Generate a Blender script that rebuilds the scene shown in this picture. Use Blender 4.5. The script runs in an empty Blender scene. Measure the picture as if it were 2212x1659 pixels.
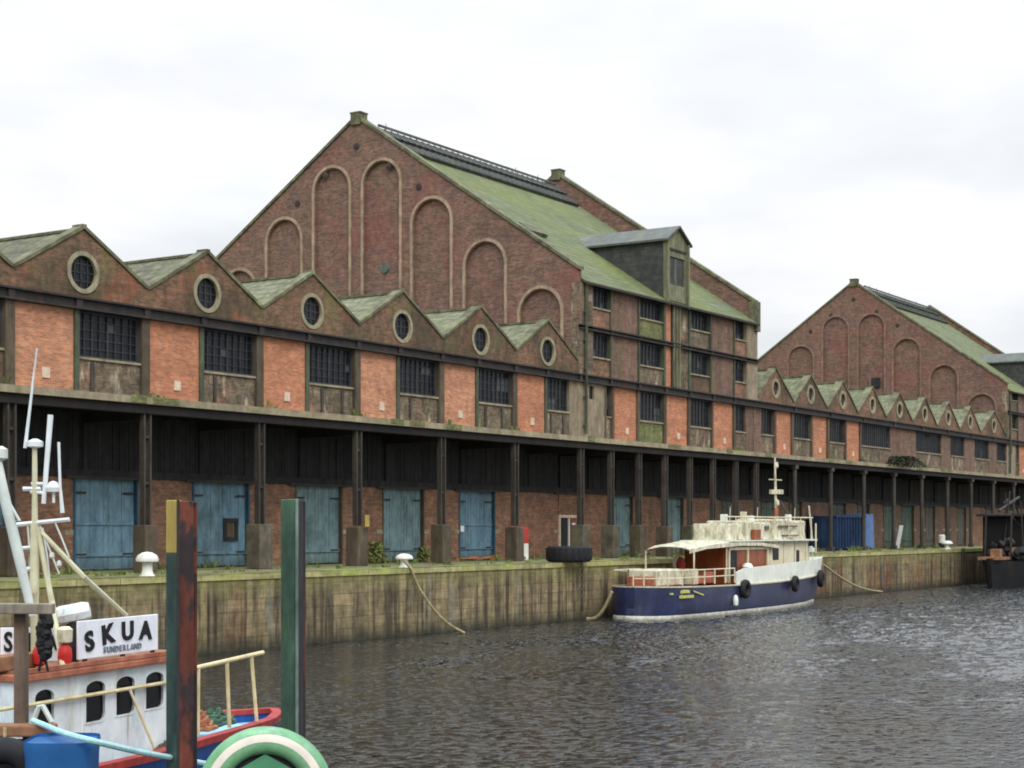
import bpy, bmesh, math, random
import numpy as np
from mathutils import Vector
random.seed(7)
SC = bpy.context.scene
COL = SC.collection
PI = math.pi
# ------------------------------------------------------------------ view
FPX, CXP, HYP = 3600.0, 1106.0, 1140.0
YAW = math.atan(2324/3600)
SN, CS = math.sin(YAW), math.cos(YAW)
FW = Vector((CS, SN, 0)); RT = Vector((SN, -CS, 0)); UP = Vector((0, 0, 1))
EYE = 1.65
WATER = -2.78
def P(x, y, d):
    return FW*d + RT*(d*(x-CXP)/FPX) + UP*(EYE+(HYP-y)*d/FPX)
# ------------------------------------------------------------------ materials
def lin(c):
    return tuple(((v/255)/12.92 if v/255 <= .04045 else ((v/255+.055)/1.055)**2.4) for v in c)
def c4(c): return (c[0], c[1], c[2], 1)
class N:
    def __init__(s, nt): s.nt = nt
    def new(s, t, **k):
        n = s.nt.nodes.new(t)
        for a, b in k.items(): setattr(n, a, b)
        return n
    def link(s, a, b): s.nt.links.new(a, b)
def setv(n, k, v): n.inputs[k].default_value = v
def mixrgb(g, a, b, fac, mode='MIX'):
    m = g.new('ShaderNodeMix', data_type='RGBA', blend_type=mode)
    for sock, val in ((m.inputs[0], fac), (m.inputs[6], a), (m.inputs[7], b)):
        if hasattr(val, 'is_linked') or hasattr(val, 'links'): g.link(val, sock)
        elif isinstance(val, (int, float)): sock.default_value = val
        else: sock.default_value = c4(val)
    return m.outputs[2]
def noise(g, vec, scale, detail=4, rough=.6):
    n = g.new('ShaderNodeTexNoise'); setv(n, 'Scale', scale); setv(n, 'Detail', detail); setv(n, 'Roughness', rough)
    g.link(vec, n.inputs['Vector']); return n.outputs['Fac']
def vmap(g, vec, sc, off=(0, 0, 0)):
    m = g.new('ShaderNodeMapping'); setv(m, 'Scale', sc); setv(m, 'Location', off); g.link(vec, m.inputs['Vector']); return m.outputs['Vector']
def rng(g, v, lo, hi, a=0., b=1.):
    m = g.new('ShaderNodeMapRange'); m.clamp = True
    setv(m, 'From Min', lo); setv(m, 'From Max', hi); setv(m, 'To Min', a); setv(m, 'To Max', b)
    g.link(v, m.inputs['Value']); return m.outputs['Result']
def math_(g, op, a, b):
    m = g.new('ShaderNodeMath', operation=op)
    for k, v in enumerate((a, b)):
        if isinstance(v, (int, float)): m.inputs[k].default_value = v
        else: g.link(v, m.inputs[k])
    return m.outputs[0]
MATS = {}
def mat(name, c1, c2=None, scale=1.0, stretch=(1, 1, 1), rough=.85, metal=0., brick=None, stains=(), bump=0., spec=.3, bands=(), grain=.3):
    """stains: (colour, scale, stretch, lo, hi, strength); bands: (colour, zlo, zhi, strength) real tide / moss bands with ragged edges"""
    m = bpy.data.materials.new(name); m.use_nodes = True; nt = m.node_tree; nt.nodes.clear(); g = N(nt)
    out = g.new('ShaderNodeOutputMaterial'); b = g.new('ShaderNodeBsdfPrincipled'); g.link(b.outputs[0], out.inputs[0])
    geo = g.new('ShaderNodeNewGeometry'); pos = geo.outputs['Position']
    c2 = c2 or tuple(v*.75 for v in c1)
    nz = rng(g, noise(g, vmap(g, pos, stretch), scale), .33, .67)
    col = mixrgb(g, c1, c2, nz)
    hgt = nz
    if brick:
        sx = g.new('ShaderNodeSeparateXYZ'); g.link(pos, sx.inputs[0])
        cm = g.new('ShaderNodeCombineXYZ'); g.link(math_(g, 'ADD', sx.outputs[0], sx.outputs[1]), cm.inputs[0]); g.link(sx.outputs[2], cm.inputs[1])
        bt = g.new('ShaderNodeTexBrick'); g.link(cm.outputs[0], bt.inputs['Vector'])
        bw, bh, mo, mcol, var = brick
        setv(bt, 'Scale', 1); setv(bt, 'Brick Width', bw); setv(bt, 'Row Height', bh); setv(bt, 'Mortar Size', mo); setv(bt, 'Bias', 0.0)
        lo = 1-var; setv(bt, 'Color1', (1+var, 1+var*.9, 1+var*.8, 1)); setv(bt, 'Color2', (lo, lo*1.02, lo*1.05, 1)); setv(bt, 'Mortar', c4(tuple(1. for _ in range(3))))
        col = mixrgb(g, col, bt.outputs['Color'], 1.0, 'MULTIPLY')
        col = mixrgb(g, col, mcol, bt.outputs['Fac'])
        hgt = math_(g, 'SUBTRACT', nz, bt.outputs['Fac'])
    for k, (sc_, s, st, lo, hi, amt) in enumerate(stains):
        f = rng(g, noise(g, vmap(g, pos, st, (13.7*k+3.1, 7.9*k, 5.3*k)), s, 5, .65), lo, hi, 0, amt)
        col = mixrgb(g, col, sc_, f)
    for k, (bc, zl, zh, amt) in enumerate(bands):
        sx = g.new('ShaderNodeSeparateXYZ'); g.link(pos, sx.inputs[0])
        wob = noise(g, vmap(g, pos, (1.6, 1.6, .3), (k*5.1, 0, 2)), 1.3, 5, .7)
        zz = math_(g, 'ADD', sx.outputs[2], math_(g, 'MULTIPLY', math_(g, 'SUBTRACT', wob, .5), (zh-zl)*1.6))
        col = mixrgb(g, col, bc, rng(g, zz, zl, zh, 0, amt))
    if brick:
        cs = rng(g, noise(g, vmap(g, pos, (.55, .55, 5.5), (1.7, 9.1, 3.3)), 1.5, 4, .6), .34, .66, .78, 1.16)
        cq = g.new('ShaderNodeCombineXYZ'); [g.link(cs, cq.inputs[i]) for i in range(3)]
        col = mixrgb(g, col, cq.outputs[0], .8, 'MULTIPLY')
    if grain:
        gn = rng(g, noise(g, vmap(g, pos, (1, 1, .6), (4.4, 2.2, 1.1)), 3.1, 7, .72), .34, .66, 1-grain, 1+grain*.8)
        cg = g.new('ShaderNodeCombineXYZ'); [g.link(gn, cg.inputs[i]) for i in range(3)]
        col = mixrgb(g, col, cg.outputs[0], 1.0, 'MULTIPLY')
    g.link(col, b.inputs['Base Color'])
    setv(b, 'Roughness', rough); setv(b, 'Metallic', metal); setv(b, 'Specular IOR Level', spec)
    if bump:
        bp = g.new('ShaderNodeBump'); setv(bp, 'Strength', bump); setv(bp, 'Distance', .02); g.link(hgt, bp.inputs['Height']); g.link(bp.outputs[0], b.inputs['Normal'])
    MATS[name] = m
    return m
def k(c, f=1.0): return tuple(v*f for v in lin(c))
SOOT = k((48, 42, 38)); MOSS = k((96, 108, 62)); LIME = k((150, 140, 110))
mat('old_brick', k((122, 88, 74)), k((98, 74, 65)), .9, brick=(.23, .076, .01, k((128, 112, 98)), .42), bump=.4, grain=.22,
    stains=((k((128, 74, 68)), .35, (1, 1, 1), .5, .68, .5), (k((80, 66, 58)), .35, (1, 1, .7), .54, .72, .5), (k((92, 94, 62)), .5, (1, 1, .25), .6, .75, .4)))
mat('gable_brick', k((132, 94, 70)), k((104, 78, 62)), 1.1, brick=(.23, .076, .01, k((126, 108, 88)), .42), bump=.4, grain=.3,
    stains=((k((74, 66, 50)), .42, (1, 1, .6), .44, .62, .85), (k((150, 90, 66)), .6, (1, 1, 1), .56, .7, .6), (k((106, 102, 64)), .7, (1, 1, .4), .55, .68, .7), (k((160, 150, 130)), 1.3, (1, 1, 1), .66, .75, .4)))
mat('orange_brick', k((186, 122, 90)), k((166, 105, 76)), .7, grain=.16, brick=(.225, .075, .009, k((178, 136, 108)), .26), bump=.25,
    stains=((k((150, 98, 74)), .5, (1, 1, 1), .55, .72, .5), (k((210, 160, 128)), 1.4, (1, 1, .4), .64, .76, .45)))
mat('pale_orange_brick', k((190, 132, 98)), k((170, 112, 82)), .7, grain=.16, brick=(.225, .075, .009, k((186, 146, 120)), .26), bump=.25,
    stains=((k((140, 104, 82)), .5, (1, 1, .3), .52, .68, .6), (k((206, 160, 128)), 1.4, (1, 1, .4), .64, .76, .45)))
mat('soiled_brick', k((124, 108, 88)), k((84, 74, 62)), 1.1, grain=.45, brick=(.23, .076, .009, k((118, 106, 88)), .4), bump=.3,
    stains=((k((76, 74, 52)), .8, (1, 1, .4), .5, .66, .7), (k((150, 96, 80)), .9, (1, 1, 1), .56, .7, .6), (k((176, 162, 136)), 1.3, (1.5, 1.5, .5), .56, .66, .75)))
mat('mossy_brick', k((112, 122, 66)), k((92, 92, 60)), 1.4, brick=(.23, .076, .008, k((118, 116, 88)), .3),
    stains=((k((150, 138, 104)), 1.2, (1, 1, .6), .58, .7, .7), (k((110, 80, 66)), .8, (1, 1, 1), .56, .68, .5)))
mat('boarded_brick', k((128, 100, 86)), k((98, 80, 66)), .8, (1.5, 1.5, .2), brick=(.23, .076, .006, k((108, 86, 76)), .16),
    stains=((k((104, 92, 62)), .7, (2, 2, .15), .54, .68, .6), (k((134, 96, 80)), 1., (1, 1, .3), .58, .7, .5)))
mat('ground_brick', k((146, 110, 88)), k((112, 84, 68)), .9, grain=.25, brick=(.23, .076, .009, k((130, 100, 84)), .34),
    stains=((k((84, 72, 60)), .7, (1, 1, .5), .54, .7, .65), (k((160, 114, 86)), .8, (1, 1, 1), .58, .7, .5)))
mat('pale_render', k((150, 136, 112)), k((118, 106, 88)), 1.4, (1, 1, .4), stains=((k((120, 80, 72)), .9, (1, 1, .4), .56, .7, .6), (k((92, 92, 70)), 1.3, (1, 1, .4), .6, .72, .5)))
mat('stone', k((160, 150, 124)), k((126, 120, 96)), 2.2, stains=((k((128, 132, 96)), 1.1, (1, 1, 1), .54, .7, .6), (SOOT, 2.2, (1, 1, .3), .66, .78, .5)))
mat('arch_stone', k((164, 142, 120)), k((136, 118, 98)), 2., stains=((k((120, 122, 96)), .5, (1, 1, .4), .55, .72, .6),))
mat('dull_arch_stone', k((134, 108, 92)), k((112, 90, 78)), 2., stains=((k((104, 98, 78)), .5, (1, 1, .4), .5, .7, .6),))
mat('coping_stone', k((118, 118, 88)), k((84, 82, 64)), 1.4, stains=((k((60, 56, 48)), 1.5, (1, 1, 1), .5, .66, .7), (k((146, 156, 116)), .9, (1, 1, 1), .6, .72, .6)))
mat('mossy_slate', k((106, 111, 80)), k((94, 100, 66)), .3, brick=(.5, .3, .03, k((78, 85, 58)), .18), bump=.4, grain=.22,
    stains=((k((100, 108, 54)), .16, (1, 1, 1), .48, .64, .7), (k((104, 106, 96)), .4, (1, .4, 1), .56, .7, .5), (k((110, 122, 84)), 1.4, (1, 1, 1), .6, .74, .35)))
mat('lichen_slate', k((100, 98, 76)), k((76, 74, 58)), 1.3, grain=.45, brick=(.4, .26, .015, k((106, 106, 84)), .2), bump=.2,
    stains=((k((84, 86, 58)), .5, (1, 1, 1), .54, .7, .6), (k((126, 126, 104)), 1.6, (1, 1, 1), .56, .68, .6)))
mat('pale_slate', k((112, 112, 90)), k((88, 90, 68)), 1.4, grain=.4, brick=(.4, .26, .015, k((126, 130, 100)), .16), bump=.2,
    stains=((k((104, 112, 70)), .6, (1, 1, 1), .54, .7, .6),))
mat('dark_slate', k((72, 72, 68)), k((54, 55, 53)), 1.2, brick=(.45, .3, .02, k((58, 58, 56)), .2), bump=.2, rough=.6)
mat('lead_grey', k((88, 92, 84)), k((72, 76, 70)), .9, rough=.55, stains=((k((110, 118, 84)), .7, (1, 1, 1), .55, .7, .5),))
mat('dormer_timber', k((128, 128, 100)), k((96, 96, 74)), 1.5, (2, 2, .2), stains=((k((70, 66, 54)), 1.2, (2, 2, .3), .56, .7, .5),))
mat('iron', k((58, 52, 48)), k((40, 37, 36)), 1.3, (1, 1, .5), rough=.65, spec=.3, stains=((k((92, 58, 44)), 1.5, (1, 1, .3), .6, .72, .6), (k((74, 76, 60)), .9, (1, 1, .4), .58, .72, .5)))
mat('column_iron', k((74, 69, 62)), k((54, 50, 46)), 1.3, (1, 1, .3), rough=.6, stains=((k((104, 62, 46)), 1.1, (1, 1, .3), .62, .72, .6), (k((56, 52, 48)), .8, (1, 1, .2), .52, .66, .6)))
mat('green_iron', k((84, 90, 70)), k((62, 66, 52)), 1.3, (1, 1, .3), rough=.7, stains=((k((104, 112, 78)), .9, (1, 1, .3), .58, .7, .5),))
mat('pier_timber', k((98, 86, 70)), k((66, 58, 48)), 1.6, (1, 1, .2), stains=((k((92, 98, 68)), .8, (1, 1, .3), .56, .7, .6), (k((124, 78, 60)), .9, (1, 1, .3), .6, .72, .4)))
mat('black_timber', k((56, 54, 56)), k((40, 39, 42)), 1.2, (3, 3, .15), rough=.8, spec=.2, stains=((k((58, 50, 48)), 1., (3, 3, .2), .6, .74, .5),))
mat('window_glass', k((30, 32, 38)), k((22, 23, 27)), 1.0, rough=.35, spec=.25, stains=((k((52, 54, 56)), 1.9, (1, 1, 1), .6, .7, .5),), grain=.1)
mat('window_bars', k((66, 70, 72)), k((50, 52, 54)), 2., rough=.6, stains=((k((86, 66, 54)), 1.2, (1, 1, 1), .6, .74, .5),))
mat('slab_concrete', k((158, 146, 120)), k((126, 117, 96)), .9, stains=((k((104, 112, 70)), .6, (1, 1, 1), .55, .69, .6), (k((62, 58, 50)), 1.4, (1, 1, .4), .6, .74, .6)))
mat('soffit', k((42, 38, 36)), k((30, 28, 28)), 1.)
for nm, a, b_ in (('blue_door', (112, 142, 156), (92, 122, 140)), ('teal_door', (122, 144, 146), (100, 124, 130)), ('green_door', (92, 106, 94), (72, 86, 76)), ('grey_door', (104, 102, 92), (80, 80, 74)), ('bright_door', (52, 90, 112), (36, 66, 88))):
    mat(nm, k(a), k(b_), .7, (2.5, 2.5, .3), rough=.7, stains=((k((66, 84, 84)), .6, (1, 1, .7), .48, .66, .7), (k((110, 136, 140)), 1.2, (3, 3, .2), .6, .74, .5), (k((54, 60, 54)), .9, (2.5, 2.5, .35), .62, .74, .6)),
        bands=((k((66, 76, 58)), .55, -.1, .6),))
mat('concrete_base', k((104, 97, 82)), k((72, 67, 57)), 1.6, stains=((k((92, 96, 62)), 1., (1, 1, .3), .52, .68, .7), (k((60, 54, 48)), 1.2, (1.5, 1.5, .2), .56, .7, .6)))
mat('quay_stone', k((146, 130, 98)), k((112, 99, 74)), .55, (1, 1, .35), rough=.8, grain=.4, brick=(1.3, .46, .012, k((88, 79, 58)), .2), bump=.4,
    stains=((k((70, 60, 47)), .8, (1.6, 1.6, .09), .49, .6, .88), (k((150, 136, 94)), 1.1, (1.8, 1.8, .06), .55, .65, .7), (k((116, 78, 50)), .22, (1, 1, .4), .52, .64, .7), (k((58, 48, 40)), 1.9, (1.4, 1.4, .05), .52, .62, .85), (k((128, 126, 112)), .8, (1.2, 1.2, .2), .58, .68, .7)),
    bands=((k((132, 132, 78)), -.95, -.25, .5), (k((52, 52, 40)), -2.15, -2.7, .9)))
mat('quay_coping', k((172, 164, 116)), k((144, 138, 90)), .8, (1, 1, 1), brick=(1.9, .7, .02, k((110, 108, 74)), .14), stains=((k((150, 162, 84)), .45, (1, 1, 1), .5, .64, .7), (k((112, 104, 76)), 1.2, (1, 1, 1), .6, .72, .5)))
mat('quay_ground', k((128, 126, 88)), k((104, 100, 74)), .5, stains=((k((124, 142, 74)), .35, (1, 1, 1), .48, .62, .7), (k((86, 78, 62)), .8, (1, 1, 1), .56, .7, .6)))
mat('white_paint', k((222, 226, 226)), k((196, 204, 206)), 2., rough=.5, stains=((k((170, 166, 150)), 3., (1, 1, .3), .54, .7, .6), (k((142, 100, 76)), 4., (1.8, 1.8, .15), .62, .72, .65), (k((150, 172, 178)), 1.2, (1, 1, .6), .54, .7, .6)), grain=.1)
mat('bollard_white', k((226, 226, 218)), k((200, 200, 188)), 3., rough=.6, stains=((k((150, 140, 116)), 4., (1, 1, .4), .6, .74, .6),), grain=.1)
mat('board_white', k((226, 228, 234)), k((214, 216, 222)), 1.6, rough=.5, stains=((k((188, 186, 184)), 2., (1, 1, .4), .62, .76, .4),), grain=.1)
mat('hull_white', k((226, 228, 216)), k((208, 212, 200)), 1.2, rough=.5, stains=((k((184, 186, 164)), 1.6, (1, 1, .4), .56, .72, .5),), grain=.1)
mat('boot_paint', k((214, 212, 204)), k((190, 186, 174)), 1.6, rough=.5, grain=.15, stains=((k((150, 138, 116)), 1.8, (1, 1, .6), .52, .66, .6), (k((170, 120, 90)), 2.4, (1, 1, .4), .62, .72, .5)), bands=((k((92, 92, 66)), -2.60, -2.76, .8),))
mat('cream_paint', k((218, 210, 184)), k((192, 182, 152)), 2., rough=.6, stains=((k((160, 136, 98)), 2.4, (1.5, 1.5, .3), .6, .74, .6),), grain=.1)
mat('canvas_cream', k((218, 214, 192)), k((180, 174, 146)), 2.2, (1.5, 1.5, .7), stains=((k((136, 126, 92)), 2.6, (1.5, 1.5, .5), .52, .64, .75), (k((232, 226, 206)), 1.6, (1, 1, 1), .6, .72, .6)), bump=.3)
mat('wood_varnish', k((150, 84, 44)), k((120, 62, 32)), 1.6, (1, 1, .3), rough=.4, stains=((k((70, 36, 24)), .9, (1, 1, .4), .55, .7, .6),), grain=.1)
mat('navy_hull', k((44, 52, 88)), k((34, 40, 70)), .7, (1, 1, 1), rough=.35, spec=.5, stains=((k((92, 104, 124)), .8, (.6, .6, 1.5), .58, .72, .5), (k((60, 66, 74)), .5, (1, 1, .5), .55, .68, .5), (k((128, 134, 140)), 2.2, (1, 1, .3), .64, .74, .5), (k((120, 84, 62)), 2.8, (1.5, 1.5, .12), .66, .76, .5)))
mat('black_hull', k((24, 24, 25)), k((17, 17, 18)), .8, rough=.6, stains=((k((70, 48, 38)), 1., (1, 1, .4), .6, .72, .5),))
mat('rubber', k((34, 34, 37)), k((26, 26, 28)), 2., rough=.75, stains=((k((54, 52, 48)), 2.5, (1, 1, 1), .6, .74, .4),), grain=.1)
mat('rust_red', k((178, 114, 88)), k((140, 78, 58)), 2.2, rough=.75, stains=((k((190, 130, 100)), 2., (1, 1, .5), .58, .7, .6), (k((110, 60, 44)), 3.5, (1, 1, 1), .62, .72, .5)))
mat('red_paint', k((196, 44, 36)), k((168, 34, 30)), 3., rough=.5, grain=.1)
mat('red_rail', k((170, 62, 56)), k((140, 48, 48)), 2.4, rough=.6, stains=((k((196, 128, 110)), 3., (1, 1, 1), .6, .72, .5),))
mat('blue_hull', k((34, 82, 150)), k((28, 68, 128)), 1.2, rough=.45, stains=((k((60, 104, 150)), 1.4, (1, 1, .4), .58, .72, .5),))
mat('blue_tub', k((34, 90, 146)), k((28, 78, 132)), 1.3, rough=.5, stains=((k((56, 124, 180)), 1.6, (1, 1, .6), .58, .74, .4), (k((34, 70, 130)), 2.2, (1, 1, .4), .6, .74, .5)), grain=.1)
mat('pale_blue_deck', k((150, 190, 206)), k((120, 166, 188)), 2.2, stains=((k((120, 120, 106)), 3., (1, 1, 1), .58, .7, .6),))
mat('rope_cyan', k((176, 214, 214)), k((146, 190, 194)), 14., stains=((k((150, 150, 120)), 4., (1, 1, 1), .62, .74, .5),), grain=.1)
mat('rope_tan', k((170, 158, 118)), k((128, 116, 84)), 10.)
mat('pole_cream', k((206, 204, 176)), k((180, 176, 142)), 3., rough=.6, stains=((k((170, 150, 80)), 2.5, (1, 1, .4), .62, .74, .6),), grain=.1)
mat('spar_grey', k((204, 210, 204)), k((178, 186, 180)), 2., rough=.6, stains=((k((130, 124, 112)), 2.5, (1, 1, .4), .6, .74, .5),), grain=.1)
mat('rail_wood', k((214, 200, 160)), k((192, 174, 128)), 3., (1, 1, 1), rough=.6, stains=((k((226, 214, 186)), 2., (1, 1, .5), .6, .72, .5),))
mat('grey_wood', k((140, 132, 118)), k((110, 102, 92)), 3., (2, 2, .3), stains=((k((84, 74, 66)), 2.5, (3, 3, .3), .55, .7, .6),))
mat('brown_wood', k((112, 96, 82)), k((84, 70, 60)), 2.4, (3, 3, .2), stains=((k((60, 48, 42)), 2., (3, 3, .2), .52, .68, .7), (k((150, 136, 116)), 3., (3, 3, .3), .66, .78, .5)))
mat('cap_wood', k((150, 112, 84)), k((120, 84, 60)), 3., stains=((k((180, 150, 116)), 3., (1, 1, 1), .58, .7, .5),))
mat('pile_green', k((58, 82, 72)), k((32, 48, 48)), 2.8, (1, 1, .3), grain=.4, rough=.7, stains=((k((90, 112, 110)), 2., (3, 3, .12), .6, .72, .5), (k((38, 42, 44)), 1.2, (1, 1, .2), .56, .7, .6)))
mat('pile_bright_green', k((72, 98, 76)), k((48, 72, 60)), 2.8, (1, 1, .25), grain=.4, rough=.7, stains=((k((44, 62, 56)), 1.2, (1, 1, .2), .54, .7, .6), (k((130, 150, 140)), 3., (4, 4, .1), .68, .76, .6)))
mat('pile_edge_highlight', k((110, 128, 118)), k((70, 92, 84)), 4., (1, 1, .2), grain=.4)  # paler green-grey, an edge highlight put into the colour
mat('pile_rust', k((116, 62, 46)), k((86, 46, 38)), 2.6, (1, 1, .3), grain=.4, rough=.8, stains=((k((46, 40, 42)), .9, (1, 1, .7), .47, .52, .95), (k((164, 80, 56)), 3., (1, 1, .3), .64, .74, .5)))
mat('pile_dark', k((58, 52, 54)), k((44, 42, 46)), 1.6, (1, 1, .3), rough=.8, stains=((k((108, 62, 54)), .8, (1, 1, .3), .58, .68, .7),))
mat('yellow_paint', k((180, 158, 84)), k((150, 128, 64)), 3., (1, 1, .3), rough=.7, stains=((k((92, 88, 62)), 3., (2, 2, .2), .54, .68, .7),), grain=.1)
mat('buoy_green', k((112, 158, 120)), k((88, 140, 96)), 2.4, rough=.6, stains=((k((146, 180, 150)), 3.5, (1, 1, 1), .56, .7, .6), (k((62, 108, 70)), 5., (1, 1, 1), .62, .74, .5)))
mat('buoy_white', k((206, 194, 182)), k((182, 178, 162)), 3., rough=.6, stains=((k((190, 176, 160)), 5., (1, 1, 1), .6, .72, .5),), grain=.1)
mat('buoy_plate', k((62, 128, 88)), k((48, 104, 74)), 3., rough=.6, grain=.1)
mat('black_letter', k((18, 18, 20)), k((14, 14, 16)), 3., rough=.6, grain=.1)
mat('small_letter', k((120, 130, 142)), k((104, 114, 124)), 3., rough=.6, grain=.1)
mat('yellow_letter', k((208, 206, 120)), k((180, 178, 100)), 5., rough=.6, grain=.1)
mat('pale_plate', k((216, 196, 172)), k((190, 168, 144)), 4., rough=.6, grain=.1)
mat('patched_glass', k((78, 82, 84)), k((60, 62, 64)), 2., rough=.5, grain=.2)
mat('cabin_glass', k((14, 15, 18)), k((9, 10, 12)), 2., rough=.25, spec=.15, grain=0)
mat('copper_green', k((84, 104, 94)), k((66, 82, 76)), 4., rough=.7)
mat('net_green', k((84, 116, 92)), k((60, 86, 70)), 9., stains=((k((40, 60, 52)), 9., (1, 1, 1), .5, .62, .8),))
mat('net_orange', k((176, 118, 84)), k((140, 82, 62)), 9., stains=((k((96, 106, 70)), 7., (1, 1, 1), .52, .64, .8),))
mat('container_blue', k((34, 56, 90)), k((26, 42, 70)), .8, (1, 1, .4), rough=.6, stains=((k((70, 92, 116)), .9, (1, 1, .4), .6, .72, .5),))
mat('tarp_blue', k((96, 124, 168)), k((74, 100, 146)), 1.5, rough=.6, grain=.1)
mat('leaf', k((122, 130, 74)), k((92, 102, 58)), 3., stains=((k((140, 136, 76)), 4., (1, 1, 1), .58, .7, .6),))
mat('leaf_dark', k((56, 62, 40)), k((42, 46, 34)), 3.)
mat('plank_orange', k((178, 122, 82)), k((150, 98, 66)), 3.)

# ------------------------------------------------------------------ mesh builder
class MB:
    def __init__(s): s.v = []; s.f = []
    def add(s, vs, fs):
        o = len(s.v); s.v += [Vector(p) for p in vs]; s.f += [tuple(i+o for i in f) for f in fs]; return s
    def box(s, x0, x1, y0, y1, z0, z1):
        return s.add([(x, y, z) for z in (z0, z1) for y in (y0, y1) for x in (x0, x1)],
                     [(0, 2, 3, 1), (4, 5, 7, 6), (0, 1, 5, 4), (2, 6, 7, 3), (0, 4, 6, 2), (1, 3, 7, 5)])
    def obox(s, c, a, b, cc):
        c, a, b, cc = map(Vector, (c, a, b, cc))
        return s.add([c+a*i+b*j+cc*l for l in (-1, 1) for j in (-1, 1) for i in (-1, 1)],
                     [(0, 2, 3, 1), (4, 5, 7, 6), (0, 1, 5, 4), (2, 6, 7, 3), (0, 4, 6, 2), (1, 3, 7, 5)])
    def bar(s, a, b, w, h=None):
        """square bar between two points"""
        a, b = Vector(a), Vector(b); d = (b-a); L = d.length; d.normalize(); h = h or w
        x = d.cross(UP)
        if x.length < 1e-3: x = Vector((1, 0, 0))
        x.normalize(); y = x.cross(d)
        return s.obox((a+b)/2, d*(L/2), x*(w/2), y*(h/2))
    def tube(s, pts, r, seg=8):
        pts = [Vector(p) for p in pts]; n = len(pts); rings = []
        rs = r if isinstance(r, (list, tuple)) else [r]*n
        for i, p in enumerate(pts):
            d = (pts[min(i+1, n-1)]-pts[max(i-1, 0)]).normalized()
            x = d.cross(UP)
            if x.length < 1e-3: x = d.cross(Vector((1, 0, 0)))
            x.normalize(); y = d.cross(x)
            rings.append([p+(x*math.cos(2*PI*q/seg)+y*math.sin(2*PI*q/seg))*rs[i] for q in range(seg)])
        vs = [v for R in rings for v in R]; fs = []
        for i in range(n-1):
            for q in range(seg):
                fs.append((i*seg+q, i*seg+(q+1) % seg, (i+1)*seg+(q+1) % seg, (i+1)*seg+q))
        fs.append(tuple(range(seg))[::-1]); fs.append(tuple((n-1)*seg+q for q in range(seg)))
        return s.add(vs, fs)
    def lathe(s, prof, c, ax=UP, seg=24, closed=False):
        c = Vector(c); ax = Vector(ax).normalized()
        x = ax.cross(UP)
        if x.length < 1e-3: x = Vector((1, 0, 0))
        x.normalize(); y = ax.cross(x)
        n = len(prof); vs = []; fs = []
        for (r, h) in prof:
            for q in range(seg):
                a = 2*PI*q/seg; vs.append(c+ax*h+(x*math.cos(a)+y*math.sin(a))*r)
        for i in range(n if closed else n-1):
            j = (i+1) % n
            for q in range(seg): fs.append((i*seg+q, i*seg+(q+1) % seg, j*seg+(q+1) % seg, j*seg+q))
        if not closed:
            fs.append(tuple(range(seg))[::-1]); fs.append(tuple((n-1)*seg+q for q in range(seg)))
        return s.add(vs, fs)
    def torus(s, c, ax, R, r, seg=28, ps=10, squash=1.0):
        return s.lathe([(R+r*math.cos(2*PI*i/ps), r*squash*math.sin(2*PI*i/ps)) for i in range(ps)], c, ax, seg, True)
    def prism(s, poly, fn, c0, c1):
        n = len(poly); vs = [fn(a, b, c0) for a, b in poly]+[fn(a, b, c1) for a, b in poly]
        fs = [tuple(range(n)), tuple(range(2*n-1, n-1, -1))]+[(i, i+n, (i+1) % n+n, (i+1) % n) for i in range(n)]
        return s.add(vs, fs)
    def plate(s, outer, holes, fn, c0, c1):
        """flat plate with holes, front at c0 and back at c1"""
        bm = bmesh.new(); loops = []
        for L in [outer]+list(holes):
            vv = [bm.verts.new((a, b, 0)) for a, b in L]; loops.append(vv)
            for i in range(len(vv)): bm.edges.new((vv[i], vv[(i+1) % len(vv)]))
        bmesh.ops.triangle_fill(bm, edges=bm.edges[:], use_beauty=True, use_dissolve=False)
        bm.verts.index_update(); vs = [(v.co.x, v.co.y) for v in bm.verts]; n = len(vs)
        fs = [tuple(v.index for v in f.verts) for f in bm.faces]
        F = fs+[tuple(i+n for i in f[::-1]) for f in fs]
        for L in loops:
            ids = [v.index for v in L]
            for i in range(len(ids)):
                a, b = ids[i], ids[(i+1) % len(ids)]; F.append((a, b, b+n, a+n))
        bm.free()
        return s.add([fn(a, b, c0) for a, b in vs]+[fn(a, b, c1) for a, b in vs], F)
    def rough(s, amt):
        for v in s.v: v += Vector((random.uniform(-amt, amt), random.uniform(-amt, amt), random.uniform(-amt, amt)))
        return s
    def build(s, name, m, parent=None, smooth=False, bevel=0, loc=None):
        o0 = Vector((0, 0, 0)); p = parent
        while p is not None: o0 = o0+p.location; p = p.parent
        l0 = Vector(loc) if loc is not None else Vector((0, 0, 0))
        me = bpy.data.meshes.new(name)
        me.from_pydata([tuple(v-o0-l0) for v in s.v], [], s.f)
        bm = bmesh.new(); bm.from_mesh(me); bmesh.ops.recalc_face_normals(bm, faces=bm.faces[:]); bm.to_mesh(me); bm.free()
        if smooth:
            me.polygons.foreach_set('use_smooth', [True]*len(me.polygons))
            try: me.set_sharp_from_angle(angle=math.radians(38))
            except Exception: pass
        me.materials.append(MATS[m])
        o = bpy.data.objects.new(name, me); COL.objects.link(o)
        if parent: o.parent = parent
        o.location = l0
        if bevel:
            b = o.modifiers.new('bevel', 'BEVEL'); b.width = bevel; b.segments = 2; b.limit_method = 'ANGLE'
        return o
def tag(o, label=None, cat=None, group=None, kind=None):
    if label: o['label'] = label
    if cat: o['category'] = cat
    if group: o['group'] = group
    if kind: o['kind'] = kind
    return o
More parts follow.
